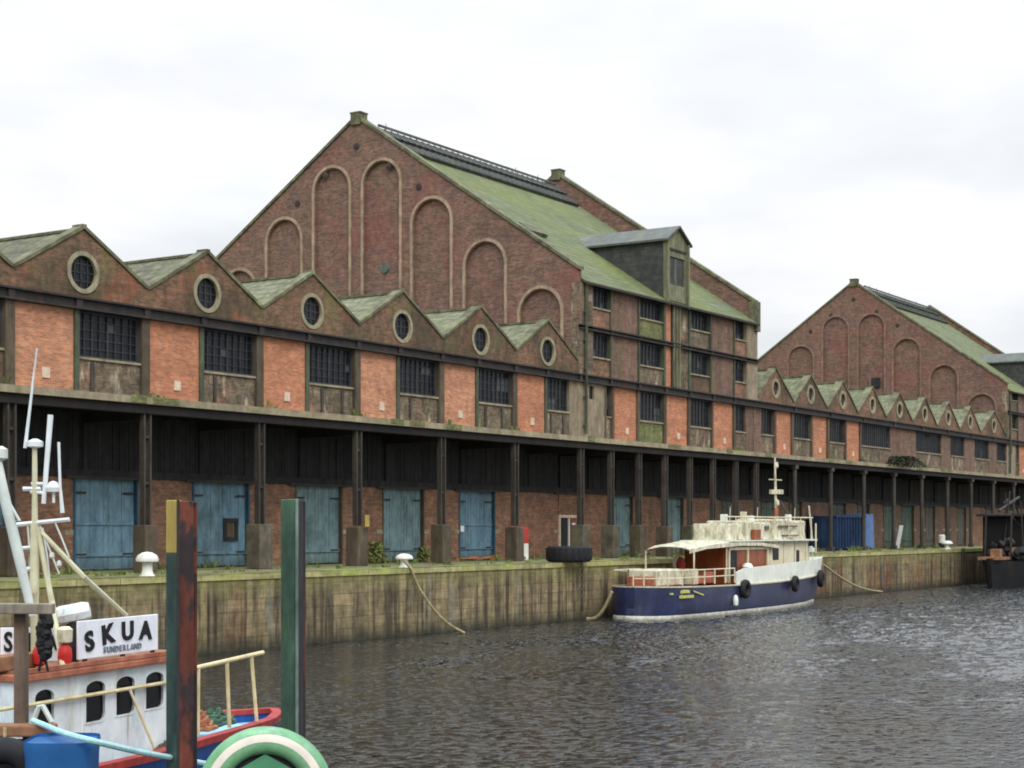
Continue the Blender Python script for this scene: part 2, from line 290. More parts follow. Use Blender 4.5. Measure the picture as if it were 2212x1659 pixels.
def thing(name, loc, label, cat, group=None):
    o = bpy.data.objects.new(name, None); COL.objects.link(o); o.location = loc; o.empty_display_size = .3
    return tag(o, label, cat, group, 'thing')
def copy_tree(o, dloc, label, parent=None):
    c = o.copy(); COL.objects.link(c)
    if parent is None: c.location = o.location+Vector(dloc); c['label'] = label
    else: c.parent = parent
    for ch in list(o.children): copy_tree(ch, None, None, c)
    return c
def bx(name, m, parent, *b, bevel=0): return MB().box(*b).build(name, m, parent, bevel=bevel)
def XZ(Y):  # plate in the facade plane; depth grows into the building
    return lambda a, b, c: (a, Y+c, b)
def YZ(X):
    return lambda a, b, c: (X+c, a, b)
def circle(cx, cy, r, n=28, ry=None): return [(cx+r*math.cos(2*PI*i/n), cy+(ry or r)*math.sin(2*PI*i/n)) for i in range(n)]
def text_mesh(txt, size=1.0, bold=.0):
    cu = bpy.data.curves.new('lettering_curve', 'FONT'); cu.body = txt; cu.size = size; cu.extrude = .008; cu.offset = bold; cu.align_x = 'CENTER'; cu.resolution_u = 3
    o = bpy.data.objects.new('lettering_curve', cu); COL.objects.link(o)
    bpy.context.view_layer.update()
    me = bpy.data.meshes.new_from_object(o.evaluated_get(bpy.context.evaluated_depsgraph_get()))
    vs = [v.co.copy() for v in me.vertices]; fs = [tuple(p.vertices) for p in me.polygons]
    bpy.data.objects.remove(o); bpy.data.curves.remove(cu); bpy.data.meshes.remove(me)
    return vs, fs

# ------------------------------------------------------------------ setting: water and ground
YQ, YF, YB = 40.7, 44.6, 47.8      # quay edge, column / upper wall line, ground floor wall
def water_material():
    m = bpy.data.materials.new('harbour_water'); m.use_nodes = True; nt = m.node_tree; nt.nodes.clear(); g = N(nt)
    out = g.new('ShaderNodeOutputMaterial'); b = g.new('ShaderNodeBsdfPrincipled'); g.link(b.outputs[0], out.inputs[0])
    pos = g.new('ShaderNodeNewGeometry').outputs['Position']
    col = mixrgb(g, (.007, .009, .010), (.012, .014, .014), noise(g, pos, .15, 3))
    g.link(col, b.inputs['Base Color']); setv(b, 'Roughness', .03); setv(b, 'IOR', 1.65); setv(b, 'Specular IOR Level', .5)
    # wind ripples: short steep chop with patches that lie calmer
    mp = g.new('ShaderNodeMapping'); setv(mp, 'Rotation', (0, 0, math.radians(33))); setv(mp, 'Scale', (1., 1.15, 1)); g.link(pos, mp.inputs['Vector'])
    n1 = noise(g, mp.outputs[0], 4.5, 3, .55); n3 = noise(g, mp.outputs[0], 11.0, 2, .5)
    h = math_(g, 'ADD', math_(g, 'MULTIPLY', math_(g, 'POWER', n1, 6.0), .42), math_(g, 'MULTIPLY', n3, .004))
    sx = g.new('ShaderNodeSeparateXYZ'); g.link(pos, sx.inputs[0])
    gust = math_(g, 'ADD', sx.outputs[0], math_(g, 'MULTIPLY', math_(g, 'SUBTRACT', noise(g, vmap(g, pos, (1, 1.2, 1), (31, 8, 0)), .09, 4, .6), .5), 40))
    h = math_(g, 'MULTIPLY', h, rng(g, gust, 38, 64, .7, 1.15))
    bp = g.new('ShaderNodeBump'); setv(bp, 'Strength', 1.0); setv(bp, 'Distance', 1.0); g.link(h, bp.inputs['Height']); g.link(bp.outputs[0], b.inputs['Normal'])
    MATS['harbour_water'] = m
water_material()
def water_mesh():
    """one sheet to the horizon; the part of the dock in view carries real wind waves"""
    rs = np.random.RandomState(5)
    us = list(np.arange(8, 62, .1)); st = .1
    while us[-1] < 215: st = min(.42, st*1.006); us.append(us[-1]+st)
    us = np.array([-1500.]+us+[2500.]); vs = np.array([-1500., -40.]+list(np.arange(4, YQ+.25, .1)))
    U, V = np.meshgrid(us, vs, indexing='ij'); H = np.zeros_like(U)
    for i in range(70):
        lam = .34*(1.9/.34)**(rs.rand()**1.8); th = math.radians(33+180)+rs.normal()*.75; kk = 2*PI/lam
        H += (.030*lam**.75*(.5+rs.rand()))/math.sqrt(70/2.6)*np.sin(kk*(math.cos(th)*U+math.sin(th)*V)+rs.rand()*6.28)
    G = U*1.0
    for i in range(9):
        lam = 8*4**rs.rand(); th = rs.rand()*6.28; kk = 2*PI/lam
        G += 2.6*np.sin(kk*(math.cos(th)*U+math.sin(th)*V*1.6)+rs.rand()*6.28)
    F_ = np.clip((G-40)/(66-40), 0, 1); F_ = F_*F_*(3-2*F_)
    H *= .08+.72*F_
    H[0, :] = 0; H[-1, :] = 0; H[:, 0] = 0; H[:, 1] = 0
    co = np.stack([U, V, WATER+H], -1).reshape(-1, 3); n, m = U.shape
    idx = np.arange(n*m).reshape(n, m); q = np.stack([idx[:-1, :-1], idx[1:, :-1], idx[1:, 1:], idx[:-1, 1:]], -1).reshape(-1, 4)
    me = bpy.data.meshes.new('water'); me.vertices.add(len(co)); me.vertices.foreach_set('co', co.ravel())
    me.loops.add(q.size); me.loops.foreach_set('vertex_index', q.ravel().astype(np.int32)); me.polygons.add(len(q)); me.polygons.foreach_set('loop_start', np.arange(0, q.size, 4, dtype=np.int32))
    me.polygons.foreach_set('use_smooth', np.ones(len(q), dtype=bool)); me.update(calc_edges=True); me.validate()
    me.materials.append(MATS['harbour_water']); o = bpy.data.objects.new('water', me); COL.objects.link(o)
    return tag(o, 'dark rippled dock water reflecting the grey sky', None, None, 'structure')
water_mesh()
tag(MB().add([(-1500, YQ+.7, 0), (2500, YQ+.7, 0), (2500, 2600, 0), (-1500, 2600, 0)], [(0, 1, 2, 3)]).build('ground', 'quay_ground'), 'mossy quayside ground under and behind the warehouses', None, None, 'structure')
qw = thing('quay_wall', (60, YQ, 0), 'long stained stone quay wall with mossy coping along the far side of the dock', 'quay wall')
MB().box(-60, 420, YQ, YQ+.68, -6, -.22).build('wall', 'quay_stone', qw)
MB().box(-60, 420, YQ-.06, YQ+.9, -.218, .012).build('coping', 'quay_coping', qw)
lad = MB()
for uu in (126.9, 127.4): lad.bar((uu, YQ-.14, .1), (uu, YQ-.14, -2.9), .07)
for q in range(9): lad.bar((126.9, YQ-.14, -.1-q*.32), (127.4, YQ-.14, -.1-q*.32), .04)
lad.build('ladder', 'column_iron', qw)
# ------------------------------------------------------------------ building pieces
def window(root, u0, u1, z0, z1, y, cell=.36, arr=None, louvre=False, name='window'):
    f = MB(); t = .07
    f.box(u0, u1, y, y+.08, z0, z0+t); f.box(u0, u1, y, y+.08, z1-t, z1)
    f.box(u0, u0+t, y, y+.08, z0+t, z1-t); f.box(u1-t, u1, y, y+.08, z0+t, z1-t)
    n = max(2, round((u1-u0)/cell))
    for i in range(1, n):
        x = u0+(u1-u0)*i/n; w = .05 if i % 4 == 0 else .024
        f.box(x-w/2, x+w/2, y+.012, y+.06, z0+t, z1-t)
    m_ = max(2, round((z1-z0)/cell))
    for i in range(1, m_):
        z = z0+(z1-z0)*i/m_
        f.box(u0+t, u1-t, y+.022, y+.055, z-.012, z+.012)
    o = f.build(name, 'window_bars', root)
    g_ = MB().add([(u0+t, y+.07, z0+t), (u1-t, y+.07, z0+t), (u1-t, y+.07, z1-t), (u0+t, y+.07, z1-t)], [(0, 1, 2, 3)])
    g_.build('pane', 'window_glass', o)
    od = MB()
    i, j, w2, h2 = random.randrange(n), random.randrange(m_), random.randint(1, 3), random.randint(1, 2); a0, b0 = u0+(u1-u0)*i/n, z0+(z1-z0)*j/m_
    if 1:
        od.add([(max(a0, u0+t), y+.066, max(b0, z0+t)), (min(a0+(u1-u0)/n*w2, u1-t), y+.066, max(b0, z0+t)), (min(a0+(u1-u0)/n*w2, u1-t), y+.066, min(b0+(z1-z0)/m_*h2, z1-t)), (max(a0, u0+t), y+.066, min(b0+(z1-z0)/m_*h2, z1-t))], [(0, 1, 2, 3)])
    od.build('patched_pane', random.choice(('patched_glass', 'black_letter', 'patched_glass')), o)
    return o
def ibeam(root, u0, u1, z0, z1, joints=()):
    m = MB(); m.box(u0, u1, YF-.2, YF+.12, z0, z0+.07); m.box(u0, u1, YF-.2, YF+.12, z1-.07, z1); m.box(u0, u1, YF-.06, YF+.12, z0+.07, z1-.07)
    for j in joints: m.box(j-.14, j+.14, YF-.14, YF-.06, z0+.07, z1-.07)
    return m.build('lintel_beam', 'iron', root)
Z1, ZB0, ZB1 = 6.44, 9.33, 9.76
def gable_bay(root, u0, u1, apex_z, val_z, deep, roof_mat, rnd=(.75, .61), brick='gable_brick', glass='window_glass', zc=10.66):
    mid = (u0+u1)/2
    gp = MB().plate([(u0, ZB1), (u1, ZB1), (u1, val_z), (mid, apex_z), (u0, val_z)], [circle(mid, zc, rnd[1])], XZ(YF), 0, .42).build('gable_wall', brick, root)
    ring = MB().plate(circle(mid, zc, rnd[0], 32), [circle(mid, zc, rnd[1]-.02, 32)], XZ(YF-.04), 0, .12)
    ring.build('window_surround', 'stone', gp)
    fr = MB()
    for q in (-.3, 0, .3):
        hh = math.sqrt(max(0, rnd[1]**2-(q*rnd[1]/.55)**2))
        fr.box(mid+q-.018, mid+q+.018, YF+.1, YF+.13, zc-hh, zc+hh); fr.box(mid-hh, mid+hh, YF+.1, YF+.13, zc+q-.018, zc+q+.018)
    fr.build('glazing_bars', 'window_bars', gp)
    MB().prism(circle(mid, zc, rnd[1]+.03, 28), XZ(YF+.14), 0, .02).build('pane', glass, gp)
    cp = MB(); sl = (apex_z-val_z)/(mid-u0)
    for a, b in (((u0, val_z), (mid, apex_z)), ((u1, val_z), (mid, apex_z))):
        dx, dz = b[0]-a[0], b[1]-a[1]; L = math.hypot(dx, dz); nx, nz = (-dz/L, dx/L) if dx > 0 else (dz/L, -dx/L)
        if nz < 0: nx, nz = -nx, -nz
        sgn = 1 if dx > 0 else -1
        e = (b[0]-sgn*.0, b[1])
        poly = [(a[0]+sgn*.03, a[1]+.02), (e[0]-sgn*.002, e[1]+.02), (e[0]-sgn*.002, e[1]+.16), (a[0]+sgn*.03, a[1]+.16)]
        cp.prism(poly, XZ(YF-.07), 0, .52)
    cp.box(mid-.1, mid+.1, YF-.08, YF+.45, apex_z+.02, apex_z+.175)
    cp.build('coping', 'coping_stone', gp)
    rf = MB(); y0, y1 = YF+.4, YF+deep
    zr, zv = apex_z-.02, val_z-.02
    rf.add([(u0, y0, zv), (mid, y0, zr), (mid, y1, zr), (u0, y1, zv)], [(0, 1, 2, 3)])
    rf.add([(u1, y0, zv), (mid, y0, zr), (mid, y1, zr), (u1, y1, zv)], [(0, 1, 2, 3)])
    ro = rf.build('roof', roof_mat, root)
    rd = MB(); yy = y0+.1
    while yy < min(y1, y0+30):
        rd.obox((mid, yy+.22, zr+.03), (.11, 0, 0), (0, .21, 0), (0, 0, .05)); yy += .46
    rd.build('ridge_tiles', 'coping_stone', ro)
def column(root, u, z0, z1, base=True, bw=.44, bh=1.75, bmat='concrete_base', cm='column_iron'):
    m = MB(); y = YF-.02
    if not base:
        m.tube([(u, y, z0), (u, y, z1)], .15, 10); m.box(u-.22, u+.22, y-.2, y+.2, z0, z0+.3); m.box(u-.24, u+.24, y-.2, y+.2, z1-.25, z1-.001)
        m.build('column', cm, root); return
    m.box(u-.19, u-.12, y-.12, y+.12, z0, z1); m.box(u+.12, u+.19, y-.12, y+.12, z0, z1)
    m.box(u-.12, u+.12, y+.05, y+.08, z0, z1)
    for z in (z0+1.5, z0+3.2): m.box(u-.12, u+.12, y-.06, y+.045, z, z+.1)
    o = m.build('column', cm, root)
    if base: MB().box(u-bw, u+bw, YF-bw, YF+bw, 0, bh).rough(.015).build('pedestal', bmat, o, bevel=.04)
def planks(u0, u1, y, z0, z1, w=.2):
    m = MB(); n = max(2, round((u1-u0)/w)); st = (u1-u0)/n
    for i in range(n):
        dd = random.uniform(0, .025)
        m.box(u0+i*st+.006, u0+(i+1)*st-.006, y-.03+dd, y+.05, z0+random.uniform(-.02, .03), z1+random.uniform(-.02, .02))
    m.box(u0, u1, y+.05, y+.09, z0, z1)
    return m
def ground_floor(root, ua, ub, cols, doors, brick='ground_brick', pedestal=True):
    """open arcade: back wall with doors, dark boarding over, columns, floor slab"""
    slab = MB().box(ua, ub, YF-.34, YB+.5, 6.18, 6.44).build('floor_slab', 'slab_concrete', root)
    u = ua+.5
    while u < ub-1.2:
        L = random.uniform(.5, 1.6)
        if random.random() < .25: MB().box(u, u+L, YF-.36, YF-.335, 6.2+random.uniform(0, .05), 6.44+random.uniform(.0, .07)).build('moss_patch', 'mossy_brick', slab)
        u += L+random.uniform(.3, 1.8)
    sf = MB(); sf.box(ua, ub, YF-.2, YF+.2, 5.84, 6.176)
    for c in cols: sf.box(c-.16, c+.16, YF+.202, YB-.06, 5.6, 6.176)
    uu = ua+.8
    while uu < ub-.3:
        sf.box(uu-.06, uu+.06, YF+.204, YB-.062, 5.95, 6.172); uu += 1.05
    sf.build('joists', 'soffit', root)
    for i, c in enumerate(cols):
        column(root, c, (1.74 if pedestal else .0), 5.84, pedestal, random.choice((.32, .35, .38)), random.choice((1.68, 1.74, 1.8)), random.choice(('concrete_base', 'concrete_base', 'pier_timber')))
    # back wall, brick between the doors
    w = MB(); edges = [ua]
    for d in sorted(doors): edges += [d[0], d[1]]
    edges.append(ub); zt = 3.56
    for i in range(0, len(edges), 2):
        if edges[i+1]-edges[i] > .02: bx('lower_wall', brick, root, edges[i], edges[i+1], YB, YB+.4, 0, zt)
    for i in range(0, len(edges), 2):
        a, b = edges[i], edges[i+1]
        for q in (a, b):
            if ua < q < ub:
                s_ = 1 if q == a else -1
                for z in (1.36,):
                    x0, x1 = sorted((q, q+s_*.42)); bx('quoin_block', 'stone', root, x0, x1, YB-.03, YB+.002, z, z+.2)
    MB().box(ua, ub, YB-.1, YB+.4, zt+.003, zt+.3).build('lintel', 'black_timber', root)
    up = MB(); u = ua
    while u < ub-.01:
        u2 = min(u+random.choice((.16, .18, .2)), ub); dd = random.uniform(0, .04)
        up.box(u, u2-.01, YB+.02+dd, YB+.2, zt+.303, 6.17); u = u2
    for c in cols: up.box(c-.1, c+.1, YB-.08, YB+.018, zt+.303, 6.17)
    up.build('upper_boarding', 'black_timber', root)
    for d in doors:
        ms = d[2]
        o = planks(d[0]+.04, d[1]-.04, YB+.16, .06, zt, .24).build('door', ms, root)
        for x in (d[0], d[1]-.09): bx('door_jamb', 'bright_door' if ms == 'blue_door' else 'pier_timber', o, x, x+.09, YB-.04, YB+.2, 0, zt)
        bx('door_track', 'iron', o, d[0]-.5, d[1]+.3, YB-.16, YB-.105, zt-.06, zt+.05)
        for z in (.55,): bx('door_rail', ms, o, d[0]+.1, d[1]-.1, YB+.075, YB+.128, z, z+.14)
        for z in (.6, 2.95):
            for x in (d[0]+.12, d[1]-.75): bx('strap_hinge', 'iron', o, x, x+.6, YB+.06, YB+.074, z, z+.07)
        if len(d) > 3 and d[3] == 'wicket':
            cx = d[1]-1.05
            MB().plate([(cx-.42, 1.1), (cx+.42, 1.1), (cx+.42, 2.05), (cx-.42, 2.05)], [[(cx-.25, 1.27), (cx+.25, 1.27), (cx+.25, 1.88), (cx-.25, 1.88)]], XZ(YB+.05), 0, .08).build('hatch_frame', 'black_timber', o)
            bx('hatch', 'pier_timber', o, cx-.25, cx+.25, YB+.1, YB+.128, 1.27, 1.88)
        elif ms == 'blue_door':
            bx('door_bar', 'blue_door', o, d[0]+.14, d[1]-.14, YB+.085, YB+.128, 1.75, 1.87)
def upper_bay(root, u0, u1, panel='orange_brick', has_panel=True, pw=2.75, win=None, plate=True, wcell=.36):
    """first floor of one bay: pier, brick panel, pier, window over soiled brickwork"""
    bx('pier', 'pier_timber', root, u0-.33, u0+.07, YF-.05, YF+.3, Z1, ZB0-.003)
    ps = u0+.073
    if has_panel:
        bx('brick_panel', random.choice((panel, panel, 'pale_orange_brick')), root, ps, u0+pw-.003, YF+.06, YF+.3, Z1, ZB0-.003)
        bx('pier', 'green_iron', root, u0+pw, u0+pw+.22, YF-.01, YF+.3, Z1, ZB0-.003)
        ws = u0+pw+.223
        if plate:
            px = u0+pw*.56+random.uniform(-.25, .25)
            bx('vent_plate', 'pale_plate', root, px-.17, px+.17, YF+.02, YF+.058, 6.82, 7.18)
    else: ws = ps
    we = u1-.333
    if win: we = win
    s = bx('spandrel', 'soiled_brick', root, ws, we, YF+.08, YF+.3, Z1, 7.597)
    for q in range(random.choice((1, 2))):
        x = ws+(.25+.5*q)*(we-ws)+random.uniform(-.2, .2); bx('downpipe', 'column_iron', s, x, x+random.uniform(.1, .18), YF+.02, YF+.077, Z1+.05, 7.5)
    bx('sill', 'slab_concrete', s, ws, we, YF-.0, YF+.3, 7.6, 7.68)
    window(root, ws, we, 7.683, ZB0-.003, YF+.16, wcell)
# ------------------------------------------------------------------ low warehouse beside the near tall one
BW = 6.28; VA = [38.05+BW*i for i in range(-2, 7)]
TA0, TA1 = 75.45, 97.9
lowA = thing('low_warehouse', (VA[0], YF, 0), 'long low brick warehouse with six big round-windowed gables above orange panels, nearer end', 'warehouse')
ends = VA[:-1]+[TA0-.01]
for i in range(len(VA)-1):
    u0, u1 = ends[i], ends[i+1]
    gable_bay(lowA, u0, u1 if i < len(VA)-2 else u1-.0, 12.18, 10.4, 28, 'lichen_slate' if i < 4 else 'pale_slate')
    if i < len(VA)-2: upper_bay(lowA, u0, u1)
    else:
        upper_bay(lowA, u0, u1, win=74.62)
        bx('end_pier', 'pale_render', lowA, 74.623, TA0, YF+.02, YF+.3, Z1, ZB0-.003)
ibeam(lowA, VA[0], TA0, ZB0, ZB1, [v-.13 for v in VA[1:]]+[v+2.86 for v in VA[:-1]])
MB().box(VA[0], TA0-.5, YF+.5, YF+28, 9.0, 10.3).build('roof_void', 'soffit', lowA)
colsA = [v-.13 for v in VA[1:-1]]
ground_floor(lowA, VA[0], TA0, colsA, [(31.2, 34.5, 'blue_door'), (37.35, 40.7, 'blue_door'), (43.65, 46.98, 'blue_door'), (50.0, 53.45, 'blue_door', 'wicket'), (56.45, 59.75, 'teal_door'), (62.75, 66.1, 'teal_door'), (69.1, 72.4, 'blue_door')])
# ------------------------------------------------------------------ tall warehouses
def tall(name, U0, U1, label, eave, apex, arch_st, front, roof_mat='mossy_slate', hole=None, dormer_u=None):
    root = thing(name, (U0, YF, 0), label, 'warehouse')
    V0, V1 = YF+.02, 74.0; VM = (V0+V1)/2; sl = (apex-eave)/(VM-V0)
    arches = [(71.85, 14.55), (68.27, 17.32), (64.74, 20.04), (61.13, 22.66), (57.52, 22.66), (54.03, 20.12), (50.46, 17.42), (46.9, 14.57)]
    dz = eave-15.25
    def arch(v, top, hw, z0=6.7):
        zc = top-hw
        return [(v-hw, z0), (v+hw, z0)]+[(v+hw*math.cos(a), zc+hw*math.sin(a)) for a in [PI*q/14 for q in range(15)]]
    holes = [arch(v, t+dz-.24, 1.24) for v, t in arches]
    outline = [(YB+.45, 0), (V1, 0), (V1, eave), (VM, apex), (V0, eave), (V0, 6.45), (YB+.45, 6.45)]
    gw = MB().plate(outline, holes, YZ(U0), 0, .42).build('gable_wall', 'old_brick', root)
    MB().prism([(V0+.5, 6.0), (V1-.5, 6.0), (V1-.5, eave-.9), (VM, apex-1.2), (V0+.5, eave-.9)], YZ(U0+.17), 0, .2).build('arch_infill', 'old_brick', gw)
    for v, t in arches:
        MB().plate(arch(v, t+dz, 1.45, 7.0), [arch(v, t+dz-.17, 1.28, 7.0005)], YZ(U0-.07), 0, .2).build('arch_surround', arch_st, gw)
    rise = .7 if hole is None else .12
    fw = MB().prism([(a_, b_+(rise if b_ > 7 else 0)) for a_, b_ in outline], YZ(U1-.42), 0, .42).build('gable_wall', 'old_brick', root)
    for U, g_ in ((U0, gw), (U1-.42, fw)):
        cp = MB(); th = .2; rs_ = 0 if U == U0 else rise
        for s_ in (0, 1):
            a = (V0-.1, eave-.05+rs_) if s_ == 0 else (V1+.1, eave-.05+rs_)
            b = (VM, apex+rs_)
            cp.prism([(a[0], a[1]+.04), (b[0], b[1]+.04), (b[0], b[1]+.04+th), (a[0], a[1]+.04+th)], YZ(U-.09), 0, .6)
        if rs_ < .1 or rs_ > .5: cp.box(U-.14, U+.56, VM-.34, VM+.34, apex+rs_-.35, apex+rs_+.3); cp.box(U-.17, U+.59, VM-.38, VM+.38, apex+rs_+.3, apex+rs_+.38)
        if U > U0: cp.box(U-.12, U+.54, V0-.24, V0+.26, eave-1.1, eave+rs_+.1)
        cp.build('coping', 'coping_stone', g_)
    vb = MB()
    for v, z in ((VM, apex-1.6), (VM-2.3, apex-3.0), (VM+2.3, apex-3.0), (VM-4.4, apex-4.4), (VM+4.4, apex-4.4)):
        vb.lathe([(.03, -.05), (.2, -.03), (.2, .0)], (U0, v, z), (1, 0, 0), 10)
    vb.build('tie_plates', 'iron', gw)
    if hole:
        bx('loft_opening', 'black_timber', gw, U0-.06, U0+.17, hole[0]-.42, hole[0]+.42, hole[1]-.45, hole[1]+.45)
        bx('opening_frame', 'dull_arch_stone', gw, U0-.05, U0+.16, hole[0]+.422, hole[0]+.62, hole[1]-.5, hole[1]+.55)
    else:
        MB().lathe([(.05, -.1), (.26, -.08), (.3, 0)], (U0+.165, 57.4, 16.35), (1, 0, 0), 12).build('vent_cowl', 'copper_green', gw)
    # roof below the parapets
    off = .4
    ra, rb = U0+.42, U1-.42
    def rz(v): return eave-off+sl*((v if v < VM else 2*VM-v)-V0)
    rf = MB()
    rf.prism([(V0-.3, rz(V0-.3)), (VM, rz(VM)), (VM, rz(VM)-.12), (V0-.3, rz(V0-.3)-.12)], YZ(ra), 0, rb-ra)
    rf.prism([(V1+.3, rz(V1+.3)), (VM, rz(VM)), (VM, rz(VM)-.25), (V1+.3, rz(V1+.3)-.25)], YZ(ra), 0, rb-ra)
    ro = rf.build('roof', roof_mat, root)
    # dark glazed rooflight running along the ridge, with vents
    n_ = Vector((0, -sl, 1)).normalized(); sd = Vector((0, 1, sl)).normalized()
    sk = MB(); a0, a1 = ra+.9, rb-.9
    for v0, v1, h in ((VM-2.15, VM-1.3, .16), (VM-1.2, VM-.3, .3)):
        c = Vector(((a0+a1)/2, (v0+v1)/2, rz((v0+v1)/2)))+n_*h
        sk.obox(c, ((a1-a0)/2, 0, 0), sd*((v1-v0)/2*math.hypot(1, sl)), n_*.07)
    sk.obox(Vector(((a0+a1)/2, VM-1.25, rz(VM-1.25)))+n_*.1, ((a1-a0)/2, 0, 0), sd*1.0*1.2, n_*.1)
    so = sk.build('rooflight', 'dark_slate', ro)
    br = MB(); q = a0
    while q < a1:
        for v0, v1, h in ((VM-2.15, VM-1.3, .25), (VM-1.2, VM-.3, .39)):
            br.bar(Vector((q, v0, rz(v0)))+n_*h, Vector((q, v1, rz(v1)))+n_*h, .05)
        q += .62
    br.bar(Vector((a0, VM-2.18, rz(VM-2.18)))+n_*.2, Vector((a1, VM-2.18, rz(VM-2.18)))+n_*.2, .09)
    br.bar(Vector((a0, VM-.28, rz(VM-.28)))+n_*.5, Vector((a1, VM-.28, rz(VM-.28)))+n_*.5, .12)
    for q in range(6):
        x = a0+1.5+q*(a1-a0-3)/5+random.uniform(-.8, .8); br.tube([(x, VM-.3, rz(VM)), (x, VM-.3, rz(VM)+random.uniform(.35, .7))], .02, 6)
    br.build('glazing_bars', 'lead_grey', so)
    hx = ra+3.0; hv = 49.6
    MB().obox(Vector((hx, hv, rz(hv)))+n_*.12, (.9, 0, 0), sd*.5, n_*.1).build('roof_hatch', 'lichen_slate', ro)
    gt = MB(); gt.box(ra-.1, rb+.1, V0-.4, V0-.305, rz(V0-.3)-.16, rz(V0-.3)-.04); gt.build('gutter', 'iron', ro)
    # front wall
    o = U0-TA0
    zs = [(ZB1+.003, 12.12), (12.38, eave-.66)]
    W = [(76.95, 78.92), (82.2, 85.1), (88.5, 91.15), (94.6, 96.3)]
    Bp = [(79.05, 82.07), (91.35, 94.45)]
    for fl, (za, zb) in enumerate(zs):
        sill = za+(.98 if fl else .95)
        win_top = zb-.05
        for w_ in W:
            cm = 'mossy_brick' if (w_[0] == 82.2 and fl == 1) else 'soiled_brick'
            if cm == 'mossy_brick': bx('spandrel', cm, root, o+w_[0], o+w_[1], YF+.06, YF+.4, za, sill)
            else: bx('spandrel', random.choice(('soiled_brick', 'gable_brick', 'ground_brick')), root, o+w_[0], o+w_[1], YF+.06, YF+.4, za, sill)
            window(root, o+w_[0], o+w_[1], sill+.083, win_top, YF+.18, .42)
            bx('sill', 'stone', root, o+w_[0]+.02, o+w_[1]-.02, YF-.03, YF+.3, sill+.003, sill+.08)
        for b_ in Bp: bx('boarded_panel', 'boarded_brick', root, o+b_[0], o+b_[1], YF+.03, YF+.4, za, zb)
        bx('hoist_panel', 'orange_brick', root, o+85.33, o+86.1, YF+.03, YF+.4, za, zb)
        bx('hoist_panel', 'soiled_brick', root, o+86.9, o+88.3, YF+.05, YF+.4, za, zb)
        for x0, x1 in ((78.925, 79.045), (82.075, 82.195), (85.105, 85.325), (88.305, 88.495), (91.155, 91.345), (94.455, 94.595)):
            bx('pier', 'green_iron', root, o+x0, o+x1, YF-.06, YF+.4, za, zb)
        bx('hoist_recess', 'black_timber', root, o+86.103, o+86.897, YF+.2, YF+.4, za, zb)
    ibeam(root, U0, U1, 12.123, 12.377, [o+x for x in (78.98, 82.13, 85.2, 88.4, 91.25, 94.5)])
    bx('eaves_beam', 'iron', root, U0+.42, U1-.42, YF-.05, YF+.4, eave-.657, eave-.5)
    bx('corner_pier', 'soiled_brick', root, U0-.012, o+76.947, YF-.06, YF+.4, ZB1+.003, eave-.66)
    cq = MB(); cq.tube([(U0+.62, YF-.16, 6.6), (U0+.62, YF-.16, eave-.9), (U0+.62, YF-.3, eave-.6)], .09, 8)
    z = 7.
    while z < 14: cq.box(U0+.48, U0+.76, YF-.2, YF-.06, z, z+.1); z += 1.5
    cq.build('downpipe', 'green_iron', root)
    bx('corner_pier', 'pale_render', root, o+96.303, U1, YF-.06, YF+.4, ZB1+.003, eave-.66)
    for x in (86.15, 86.5, 86.85): bx('hoist_track', 'dormer_timber', root, o+x-.05, o+x+.05, YF-.2, YF-.09, 9.8, eave-.4)
    # dormer over the hoist
    d0, d1 = o+85.1, o+87.75; dm = (d0+d1)/2; ze, zp = 18.3, 19.1; yf = YF-.12
    ze += dz; zp += dz
    def vz(z): return V0+(z-(eave-off))/sl
    dr_ = MB(); dr_.add([(d0, yf, ze), (d0, vz(ze), ze), (d0, yf+.0, rz(V0)-.1), (d0+.12, yf, ze), (d0+.12, vz(ze), ze), (d0+.12, yf, rz(V0)-.1)], [(0, 1, 2), (3, 5, 4), (0, 3, 4, 1), (0, 2, 5, 3), (1, 4, 5, 2)])
    dr_.add([(d1, yf, ze), (d1, vz(ze), ze), (d1, yf+.0, rz(V0)-.1), (d1-.12, yf, ze), (d1-.12, vz(ze), ze), (d1-.12, yf, rz(V0)-.1)], [(0, 1, 2), (3, 5, 4), (0, 3, 4, 1), (0, 2, 5, 3), (1, 4, 5, 2)])
    dob = dr_.build('dormer', 'dark_slate', root)
    zl = rz(V0)-.1
    MB().plate([(d0-.06, zl), (d1+.06, zl), (d1+.06, ze), (dm, zp), (d0-.06, ze)], [[(d0+.42, zl+.95), (d1-.42, zl+.95), (d1-.42, zl+2.55), (d0+.42, zl+2.55)]], XZ(yf-.1), 0, .18).build('dormer_front', 'dormer_timber', dob)
    bx('loading_door', 'dark_slate', dob, d0+.42, d1-.42, yf-.015, yf+.06, zl+.95, zl+2.55)
    bx('door_strip', 'lead_grey', dob, dm-.25, dm+.05, yf-.03, yf-.018, zl+1.0, zl+2.5)
    bx('lintel_board', 'iron', dob, d0+.25, d1-.25, yf-.16, yf-.103, zl+2.9, zl+3.02)
    dl = MB()
    for s_, x in ((1, d0-.25), (-1, d1+.25)):
        dl.add([(x, yf-.3, ze-.08), (dm, yf-.3, zp+.06), (dm, vz(zp)+.1, zp+.06), (x, vz(ze-.08), ze-.08), (x, yf-.3, ze-.2), (dm, yf-.3, zp-.06), (dm, vz(zp)+.1, zp-.06), (x, vz(ze-.08), ze-.2)],
               [(0, 1, 2, 3), (4, 7, 6, 5), (0, 4, 5, 1), (0, 3, 7, 4), (3, 2, 6, 7), (1, 5, 6, 2)])
    dl.build('dormer_roof', 'lead_grey', dob)
    for x in (d0-.02, d1-.1):
        bx('dormer_post', 'dormer_timber', dob, x, x+.12, yf-.24, yf-.11, zl-.3, ze-.1)
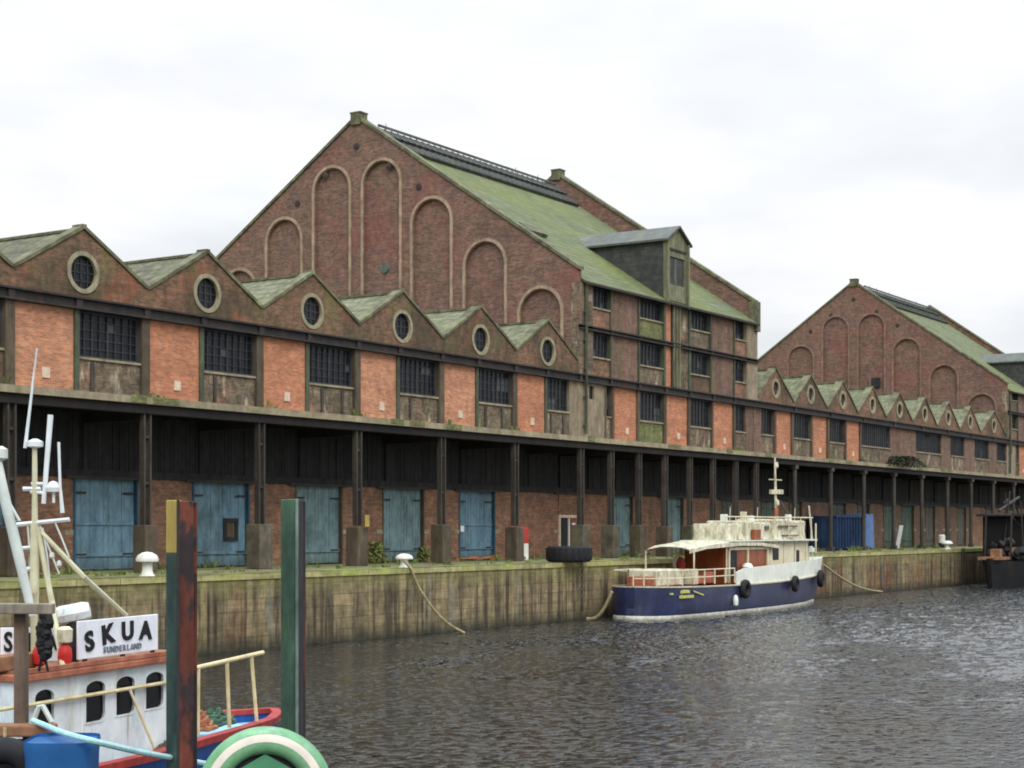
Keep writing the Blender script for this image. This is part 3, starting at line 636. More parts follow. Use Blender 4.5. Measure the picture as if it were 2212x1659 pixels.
    # first floor under it
    for (a, b, kd) in front:
        a += o; b += o
        if kd == 'w':
            bx('spandrel', random.choice(('soiled_brick', 'mossy_brick', 'soiled_brick')), root, a, b, YF+.08, YF+.3, Z1, 7.597)
            bx('sill', 'slab_concrete', root, a, b, YF, YF+.3, 7.6, 7.68)
            window(root, a, b, 7.683, ZB0-.003, YF+.16, .42)
        elif kd == 'p': bx('pier', 'pier_timber', root, a, b, YF-.05, YF+.3, Z1, ZB0-.003)
        elif kd == 's':
            pn = MB().plate([(a, Z1), (b, Z1), (b, ZB0-.003), (a, ZB0-.003)], [[(a+1.2, 8.5), (a+1.72, 8.5), (a+1.72, 9.2), (a+1.2, 9.2)]], XZ(YF+.0), 0, .3).build('rendered_panel', 'pale_render', root)
            bx('pane', 'window_glass', pn, a+1.2, a+1.72, YF+.12, YF+.2, 8.5, 9.2)
        else:
            bx('brick_panel', 'orange_brick' if kd == 'o' else 'boarded_brick', root, a, b, YF+.06, YF+.3, Z1, ZB0-.003)
            if kd == 'o':
                px = a+(b-a)*.6; bx('vent_plate', 'pale_plate', root, px-.15, px+.15, YF+.02, YF+.058, 6.82, 7.18)
    ibeam(root, U0, U1, ZB0, ZB1, [o+x for x in (78.9, 82.1, 85.3, 88.4, 91.5, 94.5)])
    return root
front = [(75.453, 78.3, 's'), (78.303, 78.42, 'p'), (78.423, 79.1, 'w'), (79.103, 79.3, 'p'), (79.303, 81.95, 'o'), (81.953, 82.2, 'p'), (82.203, 85.15, 'w'), (85.153, 85.45, 'p'), (85.453, 88.2, 'o'), (88.203, 88.45, 'p'),
         (88.453, 91.35, 'w'), (91.353, 91.55, 'p'), (91.553, 94.4, 'o'), (94.403, 94.65, 'p'), (94.653, 96.35, 'w'), (96.353, 97.895, 'x')]
tallA = tall('tall_warehouse', TA0, TA1, 'near tall brick warehouse with pale outlined blind arches and mossy green roof', 15.25, 25.1, 'arch_stone', front)
ground_floor(tallA, TA0+.005, TA1, [75.72, 78.95, 82.1, 85.25, 88.4, 91.5, 94.7, 97.75], [(84.6, 87.3, 'teal_door'), (90.9, 93.9, 'teal_door'), (78.75, 80.75, 'grey_door')])
# pedestrian doorway in place of the grey one: white frame, one leaf ajar
pdr = MB(); pdr.box(78.72, 78.86, YB-.1, YB+.1, 0, 2.2); pdr.box(80.64, 80.78, YB-.1, YB+.1, 0, 2.2); pdr.box(78.72, 80.78, YB-.1, YB+.1, 2.203, 2.36)
pd = pdr.build('door_frame', 'pale_plate', tallA)
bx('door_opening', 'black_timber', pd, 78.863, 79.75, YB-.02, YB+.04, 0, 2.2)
bx('door_leaf', 'wood_varnish', pd, 79.9, 80.6, YB-.06, YB+.0, .02, 2.18)
bx('door_edge', 'white_paint', pd, 79.753, 79.87, YB-.08, YB+.03, .02, 2.18)
bx('transom_brick', 'ground_brick', pd, 78.72, 80.78, YB-.06, YB+.12, 2.363, 3.55)
# ------------------------------------------------------------------ low warehouse beyond
TB0, TB1 = 152.4, 174.9
lowB = thing('low_warehouse', (TA1, YF, 0), 'far low warehouse with nine small roundel gables, seen between the two tall warehouses', 'warehouse')
GB = [97.95+5.83*i for i in range(9)]; GB.append(TB0-.02)
for i in range(9):
    gable_bay(lowB, GB[i], GB[i+1], 12.0, 9.95 if i else 10.0, 28, 'pale_slate', (.66, .47), 'gable_brick', 'window_glass' if i > 3 else 'old_brick', 10.75)
fb = [(97.905, 98.75, 'x'), (98.753, 100.6, 'w'), (100.603, 100.9, 'p'), (100.903, 103.4, 'o'), (103.403, 103.75, 'p'), (103.753, 106.75, 'w'), (106.753, 107., 'p'), (107.003, 109.6, 'o'), (109.603, 110.0, 'p'), (110.003, 112.95, 'w'),
      (112.953, 113.2, 'p'), (113.203, 115.8, 'o'), (115.803, 116.1, 'p'), (116.103, 122.35, 'w'), (122.353, 125.2, 'x'), (125.203, 128.1, 'x'), (128.103, 134.3, 'w'), (134.303, 136.6, 'x'), (136.603, 140.3, 'w'), (140.303, 143.1, 'x'), (143.103, 147.2, 'w'), (147.203, 149.6, 'x'), (149.603, TB0-.01, 'w')]
for a, b, kd in fb:
    if kd == 'w':
        s = bx('spandrel', 'soiled_brick', lowB, a, b, YF+.08, YF+.3, Z1, 7.597)
        bx('sill', 'slab_concrete', s, a, b, YF, YF+.3, 7.6, 7.68)
        window(lowB, a, b, 7.683, ZB0-.003, YF+.16, .42)
    elif kd == 'p': bx('pier', 'pier_timber', lowB, a, b, YF-.05, YF+.3, Z1, ZB0-.003)
    else:
        bx('brick_panel', 'orange_brick' if kd == 'o' else 'boarded_brick', lowB, a, b, YF+.06, YF+.3, Z1, ZB0-.003)
        if kd == 'o': bx('vent_plate', 'pale_plate', lowB, a+1.3, a+1.6, YF+.02, YF+.058, 6.82, 7.18)
ibeam(lowB, TA1+.005, TB0, ZB0, ZB1, [103.9+6.33*i for i in range(8)])
MB().box(TA1+.5, TB0-.5, YF+.5, YF+28, 9.0, 9.9).build('roof_void', 'soffit', lowB)
ground_floor(lowB, TA1+.005, TB0, [103.9+6.33*i for i in range(8)], [(99.4, 101.9, 'grey_door'), (105.6, 108.4, 'green_door'), (118.3, 121.2, 'grey_door'), (129.3, 131.9, 'green_door'), (133.5, 136.6, 'green_door'), (139.5, 142.0, 'grey_door'), (144.6, 145.9, 'bright_door'), (148.2, 150.6, 'grey_door'), (110.4, 112.7, 'grey_door'), (123.6, 126.2, 'grey_door')], brick='boarded_brick', pedestal=False)
tallB = tall('tall_warehouse', TB0, TB1, 'far tall brick warehouse with dull blind arches and a square loft opening', 14.8, 25.2, 'dull_arch_stone', front, hole=(57.1, 15.5))
ground_floor(tallB, TB0+.005, TB1, [154.5+6.33*i for i in range(4)], [(156.5, 159.2, 'grey_door'), (163., 166., 'grey_door')], pedestal=False)
# ------------------------------------------------------------------ quayside things
def bollard(loc, label, tall_=.78, r=.26):
    o = thing('bollard', loc, label, 'bollard', 'white mooring bollards on the quay edge')
    x, y, z = loc
    MB().lathe([(r*.8, 0), (r*.62, .06), (r*.52, .2), (r*.52, tall_*.58)], loc, UP, 20).build('stem', 'bollard_white', o, True)
    MB().lathe([(r*.5, tall_*.58), (r*1.12, tall_*.60), (r*1.16, tall_*.7), (r*.95, tall_*.86), (r*.5, tall_*.97), (.02, tall_)], loc, UP, 20).build('cap', 'bollard_white', o, True)
    return o
def onq(x, v, z=0):
    t = (x-CXP)/FPX; d = v/(SN-CS*t); return Vector((d*(CS+SN*t), v, z))
b0 = bollard(tuple(onq(318, YQ+.42, .012)), 'white mushroom bollard on the quay edge beside a plain blue door', .82, .34)
b1 = copy_tree(b0, onq(873, YQ+.42, .012)-b0.location, 'white bollard with a mooring rope running down from it'); b1.scale = (.95, .95, .7)
b2 = copy_tree(b0, onq(2046, YQ+.42, .012)-b0.location, 'farthest white bollard, on the quay beside the black workboat'); b2.scale = (1.1, 1.1, .8)
pA = onq(873, YQ+.1, .3); pB = onq(1003, YQ-1.2, -2.75)
pts = []
for i in range(15):
    t = i/14; q = pA.lerp(pB, t); q.z -= .55*math.sin(PI*t); q.y = min(q.y, YQ-.14) if i > 0 else q.y; pts.append(q)
tag(MB().tube(pts, .06, 7).build('mooring_rope', 'rope_tan', None, True), 'thick slack mooring rope from the middle bollard down into the water', 'rope', 'mooring ropes', 'thing')
pA, pB = onq(1778, YQ-2.3, -.55), onq(1905, YQ-.3, -2.7)
tag(MB().tube([pA.lerp(pB, i/12)-Vector((0, 0, .4*math.sin(PI*i/12))) for i in range(13)], .07, 7).build('mooring_rope', 'rope_tan', None, True), 'tan mooring line running from the navy boat bow along the wall', 'rope', 'mooring ropes', 'thing')
pA, pB = onq(1322, YQ-1.6, -1.4), onq(1268, YQ-.25, -2.72)
tag(MB().tube([pA.lerp(pB, i/12)-Vector((0, 0, .45*math.sin(PI*i/12))) for i in range(13)], .08, 7).build('mooring_rope', 'rope_tan', None, True), 'short drooping stern line of the navy boat at the waterline', 'rope', 'mooring ropes', 'thing')
# big tyre lying flat at the edge, hung by a chain
tc = onq(1229, YQ+.15, .52)
tyre = thing('fender_tyre', (tc.x, tc.y, .02), 'huge black tyre lying flat on the quay edge behind the navy boat stern', 'tyre')
MB().lathe([(.55, -.32), (.96, -.37), (1.05, -.31), (1.09, -.18), (1.1, 0), (1.09, .18), (1.05, .31), (.96, .37), (.55, .32), (.50, 0)], (tc.x, tc.y, .395), UP, 40, True).build('carcass', 'rubber', tyre, True)
tr = MB()
for i in range(44):
    a = 2*PI*i/44; d_ = Vector((math.cos(a), math.sin(a), 0)); t_ = Vector((-d_.y, d_.x, 0))
    tr.obox(Vector((tc.x, tc.y, .395+(.14 if i % 2 else -.14)))+d_*1.09, d_*.018, t_*.05+UP*.02, UP*.13)
tr.build('tread', 'rubber', tyre)
ch = MB()
for i in range(14): ch.torus((tc.x+.75, YQ-.14, -.1-i*.17), (1, 0, 0) if i % 2 else (0, 1, 0), .07, .02, 10, 6)
ch.build('chain', 'iron', tyre)
# slim rubbish and posts by the wall
for i in range(7):
    c = onq(1000+i*12, YB-.9+random.uniform(-.3, .3), .08+.05*(i % 3)); a = random.uniform(-.5, .5)
    pk = MB().obox(c, Vector((math.cos(a), math.sin(a)*.6, random.uniform(-.05, .1)))*random.uniform(.4, .8), Vector((-math.sin(a), math.cos(a), 0))*.1, UP*.03)
    tag(pk.build('scrap_plank', 'plank_orange', loc=tuple(c)), 'orange scrap plank lying on the ground by the fifth blue door', 'plank', 'scrap planks by the door', 'thing')
def post(loc, label, m1, m2, h=1.5, r=.16, cat='post'):
    o = thing('marker_post', loc, label, cat); x, y, z = loc
    MB().lathe([(r, 0), (r, h*.5)], loc, UP, 14).build('lower_band', m2, o, True); MB().lathe([(r*1.05, h*.5), (r*1.05, h*.94), (r*.6, h)], loc, UP, 14).build('upper_band', m1, o, True)
q = onq(1131, YF+1.4); post((q.x, q.y, 0), 'short red over white post beside the small white-framed doorway', 'red_rail', 'bollard_white', 1.7, .26)
q = onq(1612, YQ+2.4)
bt = thing('traffic_barrel', (q.x+42, YF+.3, 0), 'small white and black drum standing on the quay near the far columns', 'drum')
MB().lathe([(.28, 0), (.3, .35), (.3, .4)], bt.location, UP, 14).build('base', 'rubber', bt, True); MB().lathe([(.29, .402), (.29, 1.0), (.2, 1.08)], bt.location, UP, 14).build('body', 'bollard_white', bt, True)
def sign_plate(name, u, y, z, w, h, m, label):
    o = thing(name, (u, y, z), label, 'sign'); bx('plate', m, o, u-w/2, u+w/2, y-.03, y, z-h/2, z+h/2); bx('backing', 'iron', o, u-w/2+.03, u+w/2-.03, y+.001, y+.05, z-h/2+.03, z+h/2-.03)
sign_plate('wall_notice', 80.2, YB-.11, 1.75, .34, .34, 'board_white', 'small round-looking white notice on the brown leaf of the small doorway')
sign_plate('wall_notice', onq(790, YF-.5).x, YF-.56, 1.95, .3, .5, 'yellow_paint', 'small yellow notice fixed on a column base right of the second mooring pile')
sign_plate('wall_notice', onq(996, YB).x+.0, YB-.06, 1.6, .3, .3, 'board_white', 'small white notice on the brickwork right of the fourth blue door')
# blue container and leaning sheet far along the quay
cu0, cu1 = onq(1800, 45.6).x, onq(1888, 45.6).x
ct = thing('skip_container', (cu0, 45.6, 0), 'dark blue ribbed container standing under the far arcade', 'container')
MB().box(cu0, cu1-2.2, 45.5, 47.5, .12, 2.5).build('body', 'container_blue', ct)
rb_ = MB(); x = cu0+.2
while x < cu1-2.4: rb_.box(x, x+.12, 45.4, 45.498, .2, 2.4); x += .55
rb_.box(cu0-.05, cu1-2.15, 45.38, 45.498, 2.402, 2.56); rb_.build('ribs', 'container_blue', ct)
MB().box(cu1-2.15, cu1, 45.6, 47.4, .1, 2.7).rough(.08).build('tarpaulin', 'tarp_blue', ct)
lp = onq(1945, 45.8)
ls = MB().obox((lp.x, 45.9, .92), Vector((.42, 0, 0)), Vector((.32, .28, -.9)), Vector((0, .03, .01)))
tag(ls.build('leaning_sheet', 'board_white', loc=(lp.x, 45.9, 0)), 'white flat sheet leaning against the far arcade wall', 'sheet', None, 'thing')
# weeds: uncountable growth along walls, slab edge and coping
def blades(m, c, n, rad, h, wide=.03):
    for i in range(n):
        a = random.uniform(0, 2*PI); p = Vector(c)+Vector((math.cos(a), math.sin(a)*.5, 0))*random.uniform(0, rad); l = Vector((math.cos(a), math.sin(a), 0))
        hh = h*random.uniform(.4, 1); tip = p+l*hh*random.uniform(.1, .7)+UP*hh; s_ = Vector((-l.y, l.x, 0))*wide*random.uniform(.6, 1.5)
        mid = p.lerp(tip, .55)+UP*hh*.1
        m.add([p-s_*.4, p+s_*.4, mid+s_, mid-s_, tip], [(0, 1, 2, 3), (3, 2, 4)])
wd = MB()
for i in range(150):
    u = random.uniform(40, 135); blades(wd, (u, random.choice((YB-.25, YB-.3, YF-.6, YF+.4, YF+.6)), 0), random.randint(8, 24), .35, random.uniform(.15, .5))
for i in range(120):
    u = random.uniform(36, 125); blades(wd, (u, YQ+random.uniform(.85, 2.4), 0), random.randint(6, 14), .3, random.uniform(.06, .2))
tag(wd.build('weeds', 'leaf'), 'weeds and grass along the quay and wall foot', None, None, 'stuff')
we_ = MB()
for i in range(26):
    u = random.choice([v-.1 for v in VA[2:]]+[82.1, 88.4, 94.7, 103.9, 110.2, 116.5, 122.9, 124, 125.5, 127, 129])+random.uniform(-.9, .9); blades(we_, (u, YF-.26, 6.44), random.randint(8, 18), .3, random.uniform(.12, .4))
tag(we_.build('ledge_plants', 'leaf'), 'small plants rooted along the first floor ledge', None, None, 'stuff')
def bush(c, r, h, n, label, m='leaf'):
    o = thing('shrub', c, label, 'shrub'); mb = MB(); c = Vector(c)
    for i in range(n):
        a = random.uniform(0, 2*PI); rr = r*math.sqrt(random.random()); zz = h*random.random()**.8; rr *= (1-.55*zz/h)
        p = c+Vector((math.cos(a)*rr, math.sin(a)*rr*.7, zz)); d1 = Vector((random.uniform(-1, 1), random.uniform(-1, 1), random.uniform(-.3, 1))).normalized()*.13; d2 = d1.cross(Vector((random.uniform(-1, 1), random.uniform(-1, 1), 1))).normalized()*.055
        mb.add([p-d1, p+d2, p+d1, p-d2], [(0, 1, 2, 3)])
    mb.build('foliage', m, o); st = MB()
    for i in range(7):
        a = random.uniform(0, 2*PI); st.tube([c, c+Vector((math.cos(a)*r*.5, math.sin(a)*r*.4, h*.75))], [.025, .008], 5)
    st.build('stems', 'brown_wood', o)
q = onq(812, YB-.9); bush((q.x, q.y, 0), .75, 1.0, 420, 'scrubby weed bush at the wall between two blue doors')
q = onq(915, YB-.8); bush((q.x, q.y, 0), .5, .7, 260, 'small green bush behind the roped bollard')
bush((123.5, YF-.25, 6.3), 3.2, .8, 1500, 'dark overgrown bush on the first floor ledge above the far columns', 'leaf_dark')
# ------------------------------------------------------------------ navy and white motor boat
bc = 38.45
boat = thing('motor_boat', (80, bc, WATER), 'navy and white motor boat with tan awning moored at the quay wall', 'boat')
ST = [(69.12, .25, .16), (69.25, .75, .62), (69.6, 1.25, 1.1), (70.2, 1.55, 1.42), (71.3, 1.76, 1.66), (73.5, 1.86, 1.8), (78, 1.9, 1.82), (82, 1.86, 1.68), (85.5, 1.66, 1.35), (88.2, 1.3, .92), (90.2, .86, .45), (91.5, .46, .14), (92.3, .14, .03), (92.55, .03, .012)]
def sheer(u): return -1.20-.12*math.sin(PI*min(1, max(0, (u-69)/18)))+(.16*((u-84)/8)**2 if u > 84 else 0)
def bulw(u): return -.46+.025*(u-77)
def hull_rows(rows, name, m, ua=None, ub=None, cap=True):
    """rows: functions of the station giving half beam and height"""
    mb = MB(); S_ = [s for s in ST if (ua is None or s[0] >= ua) and (ub is None or s[0] <= ub)]
    n = len(rows)
    for sd_ in (-1, 1):
        vs = []
        for s in S_:
            for r_ in rows: b, z, du = r_(s); vs.append((s[0]-du, bc+sd_*b, z))
        fs = [(i*n+j, i*n+j+1, (i+1)*n+j+1, (i+1)*n+j) for i in range(len(S_)-1) for j in range(n-1)]
        mb.add(vs, fs)
    if cap:
        vs = []
        for r_ in rows:
            b, z, du = r_(S_[0]); vs += [(S_[0][0]-du, bc-b, z), (S_[0][0]-du, bc+b, z)]
        mb.add(vs, [(2*j, 2*j+1, 2*j+3, 2*j+2) for j in range(n-1)])
    return mb.build(name, m, boat, True)
rk = lambda s: max(0, (s[0]-88)*.25) if s[0] > 88 else 0
hull_rows([lambda s: (s[2]*.8, -3.4, rk(s)+.1), lambda s: (s[2]*.99, -2.60, rk(s)), lambda s: ((s[1]+s[2])/2+.03, -2.0, rk(s)*.5), lambda s: (s[1], sheer(s[0]), 0)], 'hull', 'navy_hull')
hull_rows([lambda s: (s[2]+.05, -2.84, rk(s)+(.16 if s[0] < 70.5 else 0)), lambda s: (s[2]+.06, -2.56, rk(s)*.97+(.07 if s[0] < 70.5 else 0))], 'boot_stripe', 'boot_paint')
hull_rows([lambda s: (s[1]+.05, sheer(s[0]), -.02), lambda s: (s[1]+.06, sheer(s[0])+.07, -.02), lambda s: (s[1]-.1, sheer(s[0])+.07, .0)], 'rubbing_strake', 'cream_paint')
BL = [s for s in ST if s[0] >= 78]
bmb = MB()
for sd_ in (-1, 1):
    pr = [(77.0, bc+sd_*1.9, sheer(77)+.07, -.62)]+[(s[0], bc+sd_*(s[1]+.0), sheer(s[0])+.07, bulw(s[0])) for s in BL]
    vs = []
    for (x, y, z0, z1) in pr:
        fl = .22*max(0, (x-84)/8); xo = x+fl*.6
        vs += [(x, y, z0), (xo, y+sd_*fl*.3, z1), (xo, y+sd_*(fl*.3-.1), z1), (x, y-sd_*.1, z0)]
    n = len(pr); fs = []
    for i in range(n-1):
        for j in range(4): fs.append((i*4+j, i*4+(j+1) % 4, (i+1)*4+(j+1) % 4, (i+1)*4+j))
    fs.append((0, 1, 2, 3)); bmb.add(vs, fs)
bmb.build('bulwark', 'hull_white', boat, True)
dk = MB(); vs = [(s[0], bc-s[1]+.04, sheer(s[0])+.0) for s in ST]+[(s[0], bc+s[1]-.04, sheer(s[0])+.0) for s in ST]; n = len(ST)
dk.add(vs, [(i, i+1, i+1+n, i+n) for i in range(n-1)]); dk.build('deck', 'wood_varnish', boat)
# deckhouse, wheelhouse, flybridge
dh = MB().box(77.3, 82.3, bc-1.25, bc+1.25, -1.25, .66).build('deckhouse', 'wood_varnish', boat)
df = MB()
for x in (77.28, 79.55, 82.05): df.box(x, x+.14, bc-1.32, bc-1.253, -1.2, .66)
df.box(77.3, 82.3, bc-1.33, bc-1.253, .5, .64); df.build('frame', 'cream_paint', dh)
dw = MB(); dw.box(77.5, 78.3, bc-1.275, bc-1.253, -.9, .45); dw.build('doorway', 'black_timber', dh)
wh = MB().box(82.32, 87.9, bc-1.2, bc+1.2, -1.2, .92).build('wheelhouse', 'cream_paint', boat)
for b_ in ((83.0, 83.75, bc-1.225, bc-1.203, -.1, .6), (86.2, 86.6, bc-1.225, bc-1.203, -.5, .4)): bx('window', 'cabin_glass', wh, *b_)
wr = MB()
for x in (82.6, 84.4, 85.9, 87.5): wr.box(x, x+.08, bc-1.24, bc-1.203, -1.0, .88)
wr.box(82.4, 87.9, bc-1.26, bc-1.203, .8, .92); wr.build('trim', 'canvas_cream', wh)
ro_ = MB()
for i in range(8):
    x0 = 77.2+i*1.42; ro_.box(x0, x0+1.41, bc-1.5, bc+1.5, .93, 1.0)
ro_.build('house_roof', 'hull_white', boat)
for x0, x1, hw_, zt_ in ((77.6, 79.3, 1.05, 1.86), (79.32, 80.9, 1.12, 2.02), (80.92, 83.1, 1.16, 1.92), (83.12, 85.6, 1.2, 2.12), (85.62, 87.9, 1.18, 2.04)):
    m_ = MB(); nx_, ny_ = 7, 5
    vs = []
    for (z_, sc_) in ((1.0, 1.0), (1.0+(zt_-1)*.45, .97), (zt_-.08, 1.0), (zt_, .93)):
        for q in range(24):
            a = 2*PI*q/24; cx_ = math.copysign(abs(math.cos(a))**.3, math.cos(a)); cy_ = math.copysign(abs(math.sin(a))**.3, math.sin(a))
            vs.append(((x0+x1)/2+cx_*(x1-x0)/2*sc_+random.uniform(-.02, .02), bc+cy_*hw_*sc_+random.uniform(-.03, .03), z_+random.uniform(-.03, .03)))
    m_.add(vs, [(i*24+j, i*24+(j+1) % 24, (i+1)*24+(j+1) % 24, (i+1)*24+j) for i in range(3) for j in range(24)]+[tuple(range(72, 96))])
    m_.build('flybridge_dodger', 'canvas_cream', boat, True)
for x, y, w_, h_, m__ in ((78.3, -.6, .35, .3, 'hull_white'), (80.1, -.9, .25, .45, 'cream_paint'), (82.0, -.4, .4, .25, 'hull_white'), (84.2, -.7, .3, .2, 'wood_varnish'), (86.9, -.5, .3, .35, 'hull_white')):
    bx('deck_fitting', m__, boat, x, x+w_, bc+y, bc+y+.3, 1.95, 2.05+h_, bevel=.03)
for x in (78.0, 81.4, 86.4): MB().tube([(x, bc-1.0, 1.9), (x+.1, bc-1.0, 2.75)], .02, 5).build('flybridge_pole', 'cream_paint', boat)
fr_ = MB()
for x in (77., 78.2, 79.6, 81.2, 83.1, 85.0, 86.7, 88.2): fr_.tube([(x, bc-1.26, .98), (x, bc-1.26, 2.2)], .035, 6)
fr_.tube([(76.9, bc-1.26, 2.22), (88.4, bc-1.26, 2.22)], .04, 6); fr_.tube([(88.5, bc-1.0, 2.9), (89.0, bc-1.0, .9)], .05, 6); fr_.tube([(88.9, bc-1.25, 1.9), (88.9, bc-1.25, .2)], .05, 6)
fr_.build('flybridge_rail', 'cream_paint', boat)
fd = MB(); fd.box(80.4, 81.25, bc-1.3, bc-1.115, 1.02, 1.55); fd.build('flybridge_locker', 'wood_varnish', boat)
ln = MB(); ln.box(82.0, 82.5, bc-1.22, bc-1.1, 1.55, 1.75); ln.box(83.7, 86.2, bc-1.28, bc-1.203, 1.7, 1.78); ln.box(84.2, 86.4, bc-1.28, bc-1.203, 1.2, 1.26); ln.build('battens', 'brown_wood', boat)
# awning with posts
aw = MB(); R_ = [(73, .56, 1.2), (74.4, .74, 1.45), (76.2, .86, 1.5), (78.5, .9, 1.5), (81, .84, 1.5), (83.2, .72, 1.5)]; nn = 7; vs = []
for (x, z, b) in R_:
    for j in range(nn):
        t = -1+2*j/(nn-1); vs.append((x, bc+b*t, z+.14*(1-t*t)+random.uniform(-.03, .03)))
nr = len(R_); fs = [(i*nn+j, i*nn+j+1, (i+1)*nn+j+1, (i+1)*nn+j) for i in range(nr-1) for j in range(nn-1)]
vs2 = [(x, y, z-.05) for x, y, z in vs]
aw.add(vs, fs); aw.add(vs2, fs)
for j0 in (0, nn-1):
    base = [vs[i*nn+j0] for i in range(nr)]
    aw.add(base+[(x, y, z-.16-random.uniform(0, .06)) for x, y, z in base], [(i, i+1, nr+i+1, nr+i) for i in range(nr-1)])
aw.build('awning', 'canvas_cream', boat, True)
for x, z in ((73.2, .5), (76.9, .85)):
    for sd_ in (-1, 1): MB().tube([(max(x, 69.6), bc+sd_*1.35, -1.15), (x, bc+sd_*1.35, z)], .045, 6).build('awning_post', 'cream_paint', boat)
rl = MB(); pts = [(s[0], bc-s[1]+.08) for s in ST if s[0] < 77.2]+[(76.9, bc-1.8)]
for z in (-.78, -.42): rl.tube([(x, y, z-(.0)) for x, y in pts], .032, 6)
for x, y in pts: rl.tube([(x, y, -1.15), (x, y, -.42)], .035, 6)
for x in (74.6, 75.8): rl.tube([(x, bc-1.8, -1.15), (x, bc-1.8, -.42)], .04, 6)
pts = [(s[0], bc+s[1]-.08) for s in ST if s[0] < 77.2]
rl.tube([(x, y, -.42) for x, y in pts], .032, 6)
rl.build('stern_rail', 'cream_paint', boat)
lk = MB(); lk.box(70.6, 73.2, bc-.75, bc+.9, -1.18, -.38); lk.box(73.4, 74.0, bc-1.2, bc-.5, -1.18, -.4).build('stern_locker', 'canvas_cream', boat, bevel=.05)
for b_ in ((74.3, 75.3, bc-.9, bc+.2, -1.18, -.75), (75.6, 76.8, bc-.8, bc+.9, -1.18, -.6), (69.9, 70.5, bc-.6, bc+.6, -1.18, -.7)): bx('stern_seat', 'rust_red', boat, *b_, bevel=.04)
fl_ = MB(); fl_.lathe([(.05, -1.1), (.2, -.9), (.26, -.55), (.1, -.2)], (75.2, bc+.4, 0.35), UP, 10); fl_.build('furled_flag', 'red_rail', boat, True)
lr = MB().torus((76.3, bc+1.2, -.2), (0, 1, 0), .3, .09, 20, 8).build('life_ring', 'hull_white', boat, True)
cw = MB().lathe([(.28, 0), (.3, .12), (.2, .28), (.02, .32)], (79.0, bc-1.55, -.5), UP, 14).build('vent_cowl', 'hull_white', boat, True)
for q_, (ux, zz, rr) in enumerate(((77.7, -1.5, .5), (84.3, -1.42, .46), (89.6, -1.28, .52))):
    hb = 1.98 if q_ == 0 else (1.9 if q_ == 1 else 1.2)
    MB().torus((ux, bc-hb-.06, zz), (-.12*q_, 1, 0), rr*.68, rr*.33, 22, 8).build('fender_tyre', 'rubber', boat, True)
MB().lathe([(.03, 0), (.13, .06), (.15, .3), (.1, .52), (.03, .58)], (76.6, bc-2.0, -2.35), UP, 10).build('small_fender', 'hull_white', boat, True)
hw = MB()
for r0, z, n_, wd_ in ((0, -1.44, 6, .13), (1, -1.68, 10, .12)):
    x = 70.95 if r0 == 0 else 70.85
    for i in range(n_):
        y = bc-(1.70+.012*i)-.03
        hw.box(x, x+wd_*.75, y-.09, y, z-.07, z+random.choice((.06, .07, .09)))
        if random.random() < .6: hw.box(x+wd_*.2, x+wd_*.55, y-.093, y-.088, z-.03, z+.03)
        x += wd_
hw.box(70.2, 70.4, bc-1.66, bc-1.55, -1.56, -1.48)
for i in range(5): hw.obox((72.2+i*.2, bc-1.885-.01*i, -1.46-i*.045), (.09, 0, -.02), (0, .02, 0), (0, 0, .035))
hw.build('stern_lettering', 'yellow_letter', boat)
ms = MB(); ms.tube([(86.2, bc, 2.1), (86.1, bc, 3.4), (86.0, bc, 5.6)], [.09, .08, .05], 8); ms.tube([(85.2, bc, 4.35), (86.9, bc, 4.35)], .035, 6); ms.box(85.9, 86.5, bc-.3, bc+.3, 3.55, 3.8); ms.lathe([(.05, 0), (.13, .1), (.1, .3), (.04, .4)], (86.1, bc-.1, 2.85), UP, 10); ms.lathe([(.04, 0), (.1, .1), (.05, .35)], (86.05, bc-.1, 5.0), UP, 8)
mo = ms.build('mast', 'canvas_cream', boat, True)
MB().tube([(86.3, bc-.2, 3.2), (87.4, bc-.4, 2.1)], .03, 6).build('stay', 'lead_grey', mo); MB().lathe([(.1, 0), (.12, .5), (.05, .62)], (86.1, bc-.05, 2.2), UP, 10).build('exhaust', 'rust_red', mo, True)
bg = MB(); bg.box(88.6, 89.2, bc-.7, bc-.1, -.5, .15); bg.tube([(88.7, bc-.9, -.4), (88.7, bc-.9, .55)], .03, 6); bg.tube([(89.6, bc-.75, -.4), (89.6, bc-.75, .55)], .03, 6); bg.tube([(88.7, bc-.9, .55), (89.6, bc-.75, .55)], .03, 6); bg.box(88.7, 89.5, bc-.93, bc-.75, .25, .5)
bg.build('bow_gear', 'hull_white', boat)
boat.location.x += .85
# ------------------------------------------------------------------ dark vessel at the right edge
dv = thing('dark_workboat', (128, 36.5, WATER), 'black workboat with gantry moored beyond the navy boat', 'boat')
dst = [(121.0, .15, -.6), (122.5, .9, -.75), (125, 1.7, -.9), (130, 2.2, -1.0), (140, 2.3, -1.0), (148, 2.1, -.95)]
hm = MB(); vs = []
for (u, b, z) in dst: vs += [(u+.5, 36.7-b*.7, -3.3), (u, 36.7-b, z), (u, 36.7+b, z), (u+.5, 36.7+b*.7, -3.3)]
hm.add(vs, [(i*4+j, i*4+j+1, (i+1)*4+j+1, (i+1)*4+j) for i in range(len(dst)-1) for j in range(3)]+[(0, 1, 2, 3)]); hm.build('hull', 'black_hull', dv)
MB().box(121.2, 126, 35.9, 37.6, -.7, -.5).build('foredeck', 'cap_wood', dv)
MB().box(125.6, 138, 35.0, 38.6, -1.0, 2.5).build('superstructure', 'black_hull', dv, bevel=.1)
MB().box(125.0, 139, 34.7, 38.9, 2.503, 2.7).build('roof', 'black_timber', dv)
gm = MB()
for x, y in ((123.6, 35.9), (123.6, 37.8), (125.6, 35.6), (125.6, 38.0)): gm.tube([(x, y, -.7), (x+.3, y, 2.6)], .08, 6)
